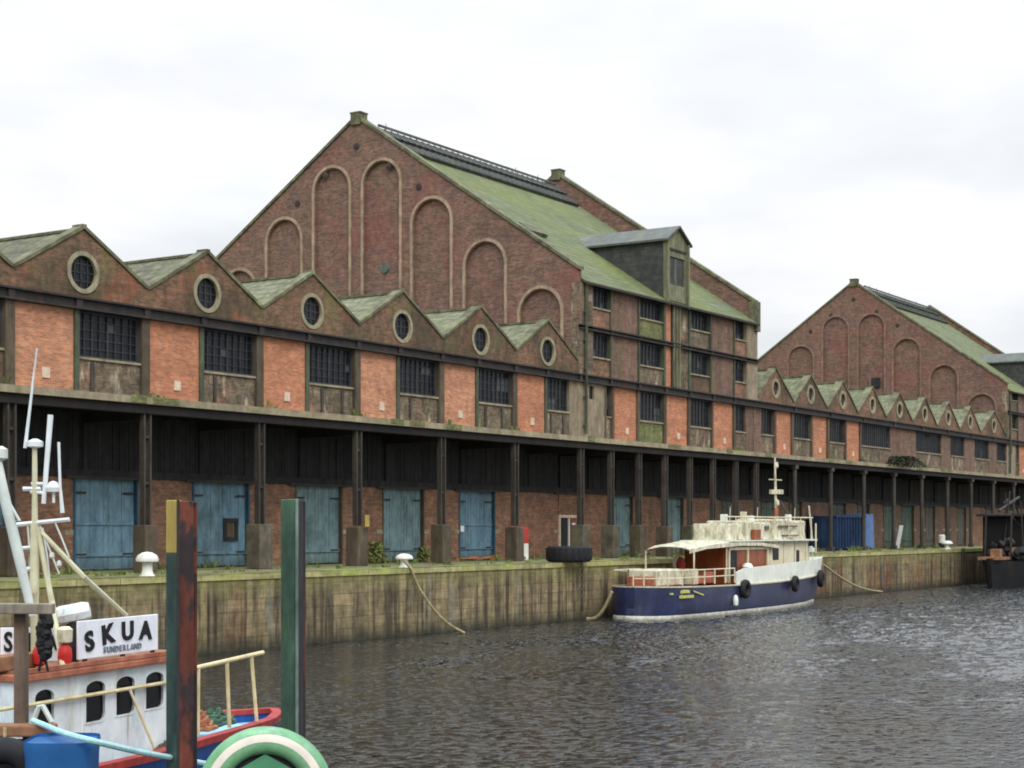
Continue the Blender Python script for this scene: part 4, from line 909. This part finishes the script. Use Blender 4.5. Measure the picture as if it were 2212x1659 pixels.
gm.tube([(123.9, 35.9, 2.6), (123.9, 37.8, 2.6)], .09, 6); gm.tube([(125.9, 35.6, 2.6), (125.9, 38.0, 2.6)], .09, 6); gm.tube([(123.8, 36.8, 2.9), (129, 36.8, 4.0)], .1, 6); gm.tube([(126.5, 36, 2.3), (125.0, 36, 3.6)], .06, 6); gm.tube([(126.2, 37, 2.3), (126.2, 37, 4.3)], .05, 6)
gm.build('gantry', 'iron', dv)
wn = MB(); wn.lathe([(.4, -.5), (.4, .5)], (124.7, 36.3, -.2), (0, 1, 0), 12); wn.build('winch', 'cap_wood', dv); bx('deck_box', 'cap_wood', dv, 122.0, 122.6, 36.2, 36.9, -.5, .1)
for i in range(22):
    c = Vector((random.uniform(123.0, 127.5), random.uniform(34.9, 37.6), 0)); c.z = random.uniform(-.6, .6)+max(0, (c.x-124.2))*random.uniform(.2, 1.1)
    q_ = MB().lathe([(.02, -.3), (.26, -.2), (.34, .05), (.2, .25), (.02, .32)], c, (random.uniform(-1, 1), random.uniform(-1, 1), random.uniform(.2, 1)), 9); q_.rough(.06)
    q_.build('deck_bundle', random.choice(('black_hull', 'black_hull', 'black_timber', 'iron')), dv, True)
for a_, b_ in (((124.6, 35.2, -.6), (124.2, 35.3, 3.6)), ((125.3, 36.9, 0), (125.9, 36.6, 4.4)), ((124.0, 36.0, 2.6), (126.6, 35.6, 1.2)), ((126.4, 35.2, 3.1), (126.2, 35.2, 4.5))): MB().tube([a_, b_], .06, 6).build('pole', 'iron', dv)
bk = MB().box(127.5, 128.2, 35.12, 35.198, -.4, .6); bk.build('window', 'window_glass', dv)
# ------------------------------------------------------------------ SKUA, the fishing boat at lower left
TH = math.radians(19.5)
HD = FW*math.cos(TH)+RT*math.sin(TH); NR = RT*math.cos(TH)-FW*math.sin(TH)
B0 = FW*24+RT*(24*(270-1106)/3600)
def B(s, w, z): return B0+HD*s+NR*w+UP*z
sk = thing('fishing_boat', tuple(B(0, -1.1, WATER)), 'blue and white fishing boat with red roof and black-lettered white name board', 'boat')
CW = -1.15
HS = [(-6.5, 1.35, -1.5), (-3, 1.6, -1.58), (0, 1.62, -1.6), (1.8, 1.5, -1.58), (3.4, 1.3, -1.6), (4.9, .95, -1.65), (6.1, .45, -1.69), (6.75, .03, -1.70)]
def rows(m, name, fn, parent=sk, smooth=True):
    mb = MB()
    for sd_ in (-1, 1):
        vs = []; n = None
        for st in HS:
            r_ = fn(st); n = len(r_)
            for (b, z, ds) in r_: vs.append(B(st[0]+ds, CW+sd_*b, z))
        mb.add(vs, [(i*n+j, i*n+j+1, (i+1)*n+j+1, (i+1)*n+j) for i in range(len(HS)-1) for j in range(n-1)])
    return mb.build(name, m, parent, smooth)
rows('blue_hull', 'hull', lambda t: [(t[1]*.6, -3.2, -.5 if t[0] > 4 else 0), (t[1]*.86, -2.5, -.35 if t[0] > 4 else 0), (t[1], t[2], 0), (t[1]-.08, t[2], 0), (t[1]-.12, t[2]-.4, 0)])
rows('red_rail', 'gunwale', lambda t: [(t[1]+.05, t[2]-.08, .02), (t[1]+.07, t[2]+.03, .02), (t[1]-.12, t[2]+.03, 0), (t[1]-.12, t[2]-.06, 0)])
rows('hull_white', 'white_line', lambda t: [(t[1]*.965+.02, t[2]-.5, 0), (t[1]*.985+.02, t[2]-.42, 0)])
dk = MB(); vs = [B(t[0], CW-t[1]+.1, -1.82) for t in HS]+[B(t[0], CW+t[1]-.1, -1.82) for t in HS]; n = len(HS)
dk.add([B(t[0], CW-max(t[1]-.1, .01), t[2]-.2) for t in HS]+[B(t[0], CW+max(t[1]-.1, .01), t[2]-.2) for t in HS], [(i, i+1, i+1+n, i+n) for i in range(n-1)]); dk.build('deck', 'pale_blue_deck', sk)
def sidefn(w): return lambda a, b, c: B(a, w-c, b)
def archwin(s0, s1, z0, z1, n=8):
    m_ = (s0+s1)/2; hw = (s1-s0)/2; rr = .1
    return [(s0, z0), (s1-.08, z0), (s1-.02, z0+.03), (s1, z0+.1)]+[(m_+hw*math.cos(a), z1-rr+rr*math.sin(a)) for a in [PI*q/n for q in range(n+1)]]
wins = [(-2.16, -1.74, -1.02, -.5), (-.99, -.52, -1.05, -.49), (-.24, .24, -1.03, -.49), (.54, 1.03, -1.02, -.49)]
wb = MB().plate([(-2.5, -1.72), (1.42, -1.72), (1.42, -.36), (-2.5, -.36)], [archwin(*w) for w in wins], sidefn(0), 0, .03).build('wheelhouse', 'white_paint', sk)
wf = MB(); wf.obox(B(1.42, CW, -1.04), HD*.03, NR*1.14, UP*.68); wf.obox(B(-2.5, CW, -1.04), HD*.03, NR*1.14, UP*.68); wf.obox(B(-.54, 2*CW, -1.04), HD*1.95, NR*.03, UP*.68); wf.build('wheelhouse_wall', 'white_paint', sk)
for w in wins:
    m_ = MB().add([B(w[0]-.02, -.032, w[2]-.02), B(w[1]+.02, -.032, w[2]-.02), B(w[1]+.02, -.032, w[3]+.02), B(w[0]-.02, -.032, w[3]+.02)], [(0, 1, 2, 3)]).build('window', 'cabin_glass', wb)
    e_ = MB().plate(archwin(w[0]-.025, w[1]+.025, w[2]-.025, w[3]+.025), [archwin(*w)], sidefn(.012), 0, .04); e_.build('window_rim', 'white_paint', m_)
rf = MB(); rf.obox(B(-.45, CW, -.31), HD*2.15, NR*1.27, UP*.05); rr_ = rf.build('wheelhouse_roof', 'rust_red', sk, bevel=.02)
MB().obox(B(-.45, .085, -.22), HD*2.12, NR*.03, UP*.028).build('roof_rim', 'rust_red', rr_)
MB().obox(B(-.45, CW, -.24), HD*2.0, NR*1.1, UP*.02).build('roof_sheet', 'cap_wood', rr_)
hr = MB(); hr.tube([B(s, .06, -.665) for s in (-3.2, -2.1, -1.2, 0, 1.15)], .028, 7)
for s in (-2.6, -1.2, .0, 1.1): hr.tube([B(s, .06, -.665), B(s, .0, -.665)], .02, 6)
hr.tube([B(.02, .06, -.67), B(.3, .3, -1.55)], .022, 6)
hr.build('handrail', 'rail_wood', sk, True)
# name board with curved lettering
def letters(board_fn, items, m, parent, name='lettering'):
    mb = MB()
    for ch, a, b, size, rot, bold, sx in items:
        vs, fs = text_mesh(ch, size, bold); cr, sr = math.cos(rot), math.sin(rot)
        mb.add([board_fn(a+(v.x*cr*sx-v.y*sr), b+(v.x*sr*sx+v.y*cr), .01+v.z) for v in vs], fs)
    return mb.build(name, m, parent)
nb = tag(MB().obox(B(-.16, .0, .1), HD*1.02, NR*.02, UP*.265).build('name_board', 'board_white', sk, bevel=.008), 'white board lettered SKUA')
bf = lambda a, b, c: B(-.16+a, .02+c, .1+b)
letters(bf, [('S', -.75, -.145, .37, .2, .014, 1.25), ('K', -.31, -.075, .37, .12, .014, 1.25), ('U', .19, -.055, .36, .02, .014, 1.25), ('A', .66, -.075, .36, -.04, .014, 1.25)], 'black_letter', nb)
letters(bf, [(c, -.40+i*.1, -.21+.0*i, .115, 0, .003, 1.1) for i, c in enumerate('SUNDERLAND')], 'small_letter', nb)
bs = MB()
for s in (-.95, .0, .8): bs.bar(B(s, -.04, -.3), B(s, -.04, .3), .05)
bs.build('board_posts', 'iron', nb)
nb2 = tag(MB().obox(P(64, 1398, 23.4), RT*.40+FW*.03, FW*.02, UP*.275).build('name_board', 'board_white', sk, bevel=.008), 'second white SKUA board behind the timber gallows')
r2 = (RT*.40+FW*.03).normalized()
bf2 = lambda a, b, c: P(64, 1398, 23.4)+r2*a+UP*b-FW*(.025+c)
letters(bf2, [('S', -.285, -.05, .38, 0, .01, .7), ('K', .06, -.05, .36, 0, .01, .8), ('U', .2, -.03, .28, 0, .008, .7), ('A', .32, -.03, .28, 0, .008, .7)], 'black_letter', nb2)
# roof clutter
lrf = MB().lathe([(.05, -.25), (.11, -.24), (.135, -.16), (.135, .16), (.11, .24), (.05, .25)], B(-.86, -.3, .45), HD*.6+NR+UP*.22, 8).build('liferaft_canister', 'white_paint', sk, True)
MB().bar(B(-.86, -.3, -.22), B(-.86, -.3, .33), .12).build('canister_cradle', 'iron', lrf)
rb1 = MB().lathe([(.04, -.03), (.09, 0), (.1, .1), (.09, .2), (.03, .27)], B(-1.33, -.1, -.2), UP, 14).build('red_buoy', 'red_paint', sk, True)
MB().lathe([(.05, .27), (.1, .29), (.11, .46), (.06, .5)], B(-1.33, -.1, -.2), UP, 12).build('cream_float', 'canvas_cream', rb1, True)
MB().lathe([(.04, 0), (.09, .04), (.1, .2), (.05, .3)], B(-1.9, -.1, -.2), UP, 10).build('red_can', 'red_paint', sk, True)
MB().obox(B(-2.3, -.3, -.12), HD*.45, NR*.12, UP*.1).build('roof_box', 'cap_wood', sk, bevel=.02)
# mast, spars and aerials
MD = 23.2
def Q(x, y, d=MD): return P(x, y, d)
mt = MB(); mt.tube([Q(74, 1500), Q(74, 1280), Q(75, 1130)], [.068, .066, .06], 10); mt.tube([Q(75, 1130), Q(75, 968)], [.042, .034], 8)
mast = mt.build('mast', 'pole_cream', sk, True)
for a_, b_, r_ in ((Q(28, 1134), Q(150, 1122), .034), (Q(50, 1056), Q(88, 1056), .035), (Q(68, 1045), Q(96, 1045), .026), (Q(66, 1063), Q(96, 1065), .026), (Q(38, 1232), Q(74, 1228), .04)):
    MB().tube([a_, b_], r_, 6).build('crossarm', 'white_paint', mast, True)
MB().lathe([(.04, 0), (.11, .02), (.11, .09), (.03, .13)], Q(76, 968), UP, 10).build('masthead', 'white_paint', mast, True)
for pts_, r_ in (([Q(54, 968), Q(80, 752)], [.026, .012]), ([Q(94, 1088), Q(109, 896)], [.032, .04]), ([Q(135, 1108), Q(130, 1050), Q(127, 955)], [.032, .02, .02])):
    MB().tube(pts_, r_, 7).build('aerial', 'white_paint', mast, True)
gp_ = MB(); gp_.tube([Q(116, 1086), Q(116, 1060)], .02, 6); gp_.lathe([(.02, -.05), (.09, -.04), (.1, .02), (.06, .09), (.01, .11)], Q(115, 1056), UP, 12); gp_.build('navigation_dome', 'white_paint', mast, True)
stt = MB(); stt.tube([Q(80, 1140), Q(112, 1300), Q(140, 1462, 22.6)], .042, 7); stt.tube([Q(90, 1150), Q(180, 1246), Q(272, 1330, 24.3)], [.03, .042, .04], 7)
stt.build('stays', 'pole_cream', sk, True)
bm_ = MB(); bm_.tube([Q(-16, 940, 22), Q(4, 1050, 22), Q(40, 1200, 22), Q(70, 1330, 22)], [.05, .07, .07, .05], 10); bm_.tube([Q(5, 1060, 22), Q(42, 1125, 22), Q(12, 1126, 22)], .022, 6); bm_.lathe([(.02, -.1), (.09, -.06), (.09, .06), (.02, .1)], Q(2, 980, 22), UP, 10)
bm_.build('boom', 'spar_grey', sk, True)
tn = MB()
for x0, y0, x1, y1 in ((86, 1136, 128, 1240), (92, 1140, 108, 1262), (118, 1126, 150, 1205), (60, 1136, 62, 1228), (24, 1136, 34, 1180)): tn.tube([Q(x0, y0), Q((x0+x1)/2+3, (y0+y1)/2+6), Q(x1, y1)], .014, 5)
for x, y in ((112, 1200), (128, 1218)): tn.lathe([(.01, -.05), (.035, -.03), (.035, .03), (.01, .05)], Q(x, y), (.2, .3, 1), 7)
tn.build('rigging', 'spar_grey', sk, True)
for y in (1182, 1282): MB().tube([Q(34+(y-1182)*.25, y+3), Q(74, y)], .03, 6).build('rung', 'white_paint', mast, True)
bb = MB()
for i in range(26):
    t = i/25; c = Q(96+random.uniform(-9, 12)*(1-abs(t-.5)*.8), 1320+t*95, 21.6); bb.lathe([(.01, -.09), (.06, -.05), (.07, .03), (.01, .1)], c, (random.uniform(-.5, .5), random.uniform(-.5, .5), 1), 7)
bb.tube([Q(92, 1405, 21.6), Q(84, 1450, 21.6)], .018, 5); bb.tube([Q(94, 1405, 21.6), Q(104, 1450, 21.6)], .018, 5)
bb.build('tarred_bundle', 'black_letter', sk, True)
# bow rail
br = MB(); zt = -.5
tops = [B(1.2, -.02, -.565), B(2.0, -.02, -.53), B(4.22, -.02, -.445)]
br.tube(tops, .036, 8)
for s, lean in ((2.1, 0.02), (3.0, .12), (3.82, .22)): br.tube([B(s, -.02, -.61+.04*s), B(s+lean, -.04, -1.58)], .032, 8)
br.build('bow_rail', 'rail_wood', sk, True)
def heap(c, rx, h, m, name, parent):
    mb = MB()
    for i in range(16):
        pts = []; a0 = random.uniform(0, 6.28); r0 = random.uniform(.2, 1)
        for j in range(10):
            a = a0+j*.5; rr = r0*(1+.25*math.sin(3*a)); pts.append(Vector(c)+HD*(math.cos(a)*rx*rr)+NR*(math.sin(a)*rx*.5*rr)+UP*(h*(1-r0*.8)*random.uniform(.6, 1)+.02))
        mb.tube(pts, .035, 5)
    return mb.build(name, m, parent, True)
heap(B(2.6, CW+.75, -1.72), .5, .55, 'net_orange', 'orange_net', sk); heap(B(3.7, CW+.5, -1.75), .5, .5, 'net_green', 'green_net', sk); heap(B(1.0, .15, -1.72), .4, .2, 'brown_wood', 'coiled_rope', sk)
# ------------------------------------------------------------------ piles in front
def pile(x0, xm, x1, ytop, d, label, ma, mb_, top=None):
    p0, pm, p1 = P(x0, ytop, d+.06), P(xm, ytop, d-.08), P(x1, ytop, d+.1)
    zt = pm.z; loc = Vector((pm.x, pm.y, -5.0))
    o = thing('mooring_pile', tuple(loc), label, 'pile', 'steel mooring piles standing in the near water')
    def plate_(a, b, th, z0, z1, nm, m):
        a, b = Vector((a.x, a.y, 0)), Vector((b.x, b.y, 0)); nn_ = (b-a).cross(UP).normalized()
        if nn_.dot(FW) < 0: nn_ = -nn_
        c = (a+b)/2+nn_*th/2; return MB().obox(Vector((c.x, c.y, (z0+z1)/2)), (b-a)/2, nn_*th/2, UP*((z1-z0)/2)).build(nm, m, o, bevel=.012)
    if top: plate_(p0, pm, .05, -5, zt-top, 'flange', ma); plate_(p0, pm, .052, zt-top+.002, zt, 'painted_band', 'yellow_paint')
    else: plate_(p0, pm, .05, -5, zt, 'flange', ma)
    plate_(pm+RT*.012, p1, .05, -5, zt-.01, 'web', mb_)
    MB().bar(Vector((pm.x, pm.y, -5))-FW*.03, Vector((pm.x, pm.y, zt+.004))-FW*.03, .022, .03).build('edge', 'pile_edge_highlight' if not top else 'pile_dark', o)  # corner strip: painted highlight on the plain green pile, dark on the banded one
    bkv = FW*.2
    plate_(p0+bkv, p1+bkv, .04, -5, zt-.02, 'back_flange', mb_)
    c = (p0+p1)/2+FW*.1
    MB().obox(Vector((c.x, c.y, zt-.02)), (p1-p0)/2*.92, FW*.1, UP*.015).build('cap', 'pile_dark', o)
    return o
pile(358, 386, 419, 1080, 20.0, 'mooring pile with a yellow band over green and a rust red face', 'pile_green', 'pile_rust', .64)
pile(606, 642, 656, 1078, 20.5, 'green mooring pile without a yellow band, behind the banded buoy', 'pile_bright_green', 'pile_dark')
# ------------------------------------------------------------------ round green and white fender on its post, bottom
gc = P(573, 1716, 14.0); AX = (-FW*.92+RT*.12+UP*.14).normalized()
gb = thing('round_fender', (gc.x, gc.y, -4.5), 'large round fender with green and white rings in front of the green pile', 'fender')
def ringp(r0, r1, h0, h1, nm, m):
    MB().lathe([(r0, -.1), (r0, h0), (r1, h1), (r1, -.1)], gc, AX, 56, True).build(nm, m, gb, True)
def ringq(prof, nm, m):
    MB().lathe([(prof[0][0], prof[0][1]-.1)]+prof+[(prof[-1][0], prof[-1][1]-.1)], gc, AX, 56, True).build(nm, m, gb, True)
ringq([(.572, -.1), (.57, -.02), (.556, .04), (.532, .085), (.502, .115)], 'outer_ring', 'buoy_green')
ringq([(.5, .118), (.47, .14), (.432, .15)], 'white_ring', 'buoy_white')
ringq([(.43, .148), (.4, .15), (.365, .135), (.338, .1)], 'inner_ring', 'buoy_green')
MB().lathe([(.337, .0), (.335, .045), (.2, .045)], gc, AX, 48).build('recess', 'black_timber', gb)
x_ = AX.cross(UP).normalized(); y_ = x_.cross(AX)
if y_.z < 0: y_ = -y_
fp = MB(); R6 = .336; vs = [gc+AX*.135]+[gc+AX*.085+(x_*math.cos(PI/2+2*PI*i/6)+y_*math.sin(PI/2+2*PI*i/6))*R6 for i in range(6)]
fp.add(vs, [(0, i+1, (i+1) % 6+1) for i in range(6)]); fp.add([v-AX*.04 for v in vs[1:]], [tuple(range(6))]); fp.build('centre_plate', 'buoy_plate', gb)
MB().lathe([(.16, -4.5), (.16, gc.z-.05)], (gc.x+FW.x*.28, gc.y+FW.y*.28, 0), UP, 14).build('support_post', 'pile_dark', gb, True)
MB().obox(gc+FW*.15, FW*.1, RT*.12, UP*.12).build('bracket', 'pile_dark', gb)
# ------------------------------------------------------------------ timber jetty corner with gallows, tyre and tub, bottom left
jt = thing('timber_jetty', tuple(P(40, 1600, 19)+UP*-3), 'dark timber jetty corner with a brown cap beam', 'jetty')
ja, jb = P(-420, 1566, 18.6), P(112, 1578, 18.6)
jm = MB(); dj = (jb-ja); dj.z = 0; L = dj.length; dj.normalize(); nj = UP.cross(dj)
if nj.dot(FW) < 0: nj = -nj
cj = (ja+jb)/2
MB().obox(Vector((cj.x, cj.y, ja.z-.07))+nj*.12, dj*(L/2), nj*.14, UP*.065).build('cap_beam', 'cap_wood', jt, bevel=.02)
fm = MB()
for i in range(11): fm.obox(Vector((cj.x, cj.y, ja.z-.3-i*.24))+nj*.16, dj*(L/2-.03), nj*.08, UP*.115)
for i in range(5):
    p = ja+dj*(L*(i+.5)/5); fm.obox(Vector((p.x, p.y, -2.4))+nj*.35, dj*.12, nj*.12, UP*1.7)
fm.build('facing_planks', 'black_timber', jt)
MB().obox(Vector((cj.x, cj.y, ja.z-.18))+nj*.85-dj*.5, dj*(L/2-.5), nj*.55, UP*.045).build('deck', 'brown_wood', jt)
gl = thing('timber_gallows', tuple(P(46, 1566, 18.9)), 'weathered timber gallows post with a grey crossbeam in front of the fishing boat', 'gallows')
pt_ = P(46, 1318, 18.9); pb_ = P(46, 1578, 18.9)
MB().obox((pt_+pb_)/2, RT*.066, FW*.08, UP*((pt_.z-pb_.z)/2)).build('post', 'brown_wood', gl, bevel=.015)
g0, g1 = P(-160, 1313, 18.75), P(115, 1315, 18.75)
MB().obox((g0+g1)/2, (g1-g0)/2, FW*.09, UP*.058).build('crossbeam', 'grey_wood', gl, bevel=.012)
ty = P(10, 1680, 18.3)
tg = thing('hanging_tyre', tuple(ty), 'black tyre fender hung on the jetty face', 'tyre')
MB().torus(ty, FW, .3, .15, 28, 12).build('carcass', 'rubber', tg, True)
MB().tube([ty+UP*.28, P(10, 1572, 18.42)], .02, 5).build('hanging_rope', 'rope_tan', tg)
# blue tub
tb0, tb1 = P(64, 1590, 18.1), P(206, 1598, 18.1)
tcx = (tb0+tb1)/2; wdt = (tb1-tb0).length/2
tub = thing('plastic_float', tuple(tcx-UP*2.2), 'bright blue plastic float between the timber jetty and the fishing boat', 'float')
tm = MB(); vs = []
prof = [(-2.2, .86), (-.16, 1.0), (-.08, 1.04), (0, 1.03)]
for z, f_ in prof:
    for i in range(28):
        a = 2*PI*i/28; ca_, sa_ = math.cos(a), math.sin(a); e = .35
        vs.append(tcx+UP*(z+(.02*sa_ if z > -.2 else 0))+RT*(wdt*f_*math.copysign(abs(ca_)**e, ca_))+FW*(.3*f_*math.copysign(abs(sa_)**e, sa_)))
tm.add(vs, [(i*28+j, i*28+(j+1) % 28, (i+1)*28+(j+1) % 28, (i+1)*28+j) for i in range(3) for j in range(28)]); tm.add(vs[:28], [tuple(range(28))[::-1]])
tm.add([v-UP*.03 for v in vs[-28:]], [tuple(range(28))])
tm.build('body', 'blue_tub', tub, True)
MB().torus(tcx-UP*1.2, UP, .2, .03, 16, 6).build('lifting_ring', 'container_blue', tub, True)
# cyan mooring line and a bright one at the stern
kp = [P(70, 1556, 18.62), P(95, 1566, 18.5), P(140, 1584, 18.0), P(206, 1602, 17.74), P(300, 1624, 18.9), P(390, 1640, 20.3), P(480, 1656, 21.0)]
rp = []
for i in range(len(kp)-1):
    a_, b_, c_, d_ = kp[max(i-1, 0)], kp[i], kp[i+1], kp[min(i+2, len(kp)-1)]
    for q in range(5):
        t = q/5; rp.append(.5*((2*b_)+(c_-a_)*t+(2*a_-5*b_+4*c_-d_)*t*t+(3*b_-a_-3*c_+d_)*t**3))
rp.append(kp[-1])
tag(MB().tube(rp, .034, 8).build('mooring_line', 'rope_cyan', None, True), 'pale cyan rope stretched past the blue float and behind the yellow-topped pile', 'rope', None, 'thing')
fs_ = MB(); fr0 = P(95, 1520, 18.9)
fs_.tube([P(68, 1570, 18.8), P(84, 1526, 18.8), P(92, 1524, 18.8), P(112, 1560, 18.8), P(110, 1576, 18.8)], .03, 6)
tag(fs_.build('mooring_cleat', 'spar_grey', None, True), 'grey metal mooring hoop on the jetty corner near the tub', 'mooring hoop', None, 'thing')
# ------------------------------------------------------------------ sky, sun, camera
w = bpy.data.worlds.new('World'); SC.world = w; w.use_nodes = True; nt = w.node_tree; nt.nodes.clear(); g = N(nt)
ELEV, AZ = math.radians(42), math.atan2(-.75, -.65)
out = g.new('ShaderNodeOutputWorld'); bgn = g.new('ShaderNodeBackground'); g.link(bgn.outputs[0], out.inputs[0])
sky = g.new('ShaderNodeTexSky', sky_type='NISHITA'); sky.sun_disc = False; sky.sun_elevation = ELEV; sky.sun_rotation = math.atan2(-.65, -.75); sky.dust_density = 5; sky.air_density = 1.2
tc_ = g.new('ShaderNodeTexCoord'); gen = tc_.outputs['Generated']
sx = g.new('ShaderNodeSeparateXYZ'); g.link(gen, sx.inputs[0])
hgt = rng(g, sx.outputs[2], .0, 1.0)
prof_ = g.new('ShaderNodeValToRGB'); g.link(hgt, prof_.inputs[0])
els = prof_.color_ramp.elements; els[0].position = 0; els[0].color = (.985, .985, 1.0, 1); els[1].position = 1; els[1].color = (3.0, 3.25, 3.5, 1)
e = els.new(.32); e.color = (1.05, 1.05, 1.07, 1)
# broken stratus: projected onto a flat cloud layer
dv_ = math_(g, 'ADD', sx.outputs[2], .16)
cmb = g.new('ShaderNodeCombineXYZ'); g.link(math_(g, 'DIVIDE', sx.outputs[0], dv_), cmb.inputs[0]); g.link(math_(g, 'DIVIDE', sx.outputs[1], dv_), cmb.inputs[1])
c1_ = rng(g, noise(g, vmap(g, cmb.outputs[0], (1, 1, 1), (2.3, 1.1, 0)), .8, 5, .55), .36, .62, .0, 1.0)
c2_ = rng(g, noise(g, vmap(g, cmb.outputs[0], (1, 1, 1), (7.3, 4.2, 2)), 2.2, 4, .55), .35, .65, .97, 1.03)
tint = mixrgb(g, (.82, .86, .88), (1.10, 1.095, 1.10), c1_)
cl = mixrgb(g, mixrgb(g, prof_.outputs[0], tint, 1.0, 'MULTIPLY'), c2_, 1.0, 'MULTIPLY')
nk = mixrgb(g, sky.outputs[0], (.1, .1, .1), 1.0, 'MULTIPLY')
fin = mixrgb(g, cl, nk, .06)
g.link(fin, bgn.inputs[0]); setv(bgn, 'Strength', 1.0)
sl_ = bpy.data.lights.new('sun', 'SUN'); sl_.energy = 1.4; sl_.angle = math.radians(25); sl_.color = (1, .95, .88)
so_ = bpy.data.objects.new('sun', sl_); COL.objects.link(so_)
dirv = Vector((-.65*math.cos(ELEV), -.75*math.cos(ELEV), math.sin(ELEV))); so_.rotation_euler = dirv.to_track_quat('Z', 'Y').to_euler()
cam = bpy.data.cameras.new('camera'); co = bpy.data.objects.new('camera', cam); COL.objects.link(co); SC.camera = co
co.location = (0, 0, EYE); co.rotation_euler = (PI/2, 0, -math.atan2(CS, SN))
cam.sensor_fit = 'HORIZONTAL'; cam.sensor_width = 36; cam.lens = 36*FPX/2212; cam.shift_y = (HYP-829.5)/2212; cam.clip_start = .1; cam.clip_end = 6000
vs_ = SC.view_settings; SC.display_settings.display_device = 'sRGB'; vs_.view_transform = 'Standard'; vs_.look = 'None'; vs_.exposure = 0; vs_.gamma = 1
SC.cycles.use_denoising = True; SC.cycles.max_bounces = 6; SC.cycles.filter_width = 1.9
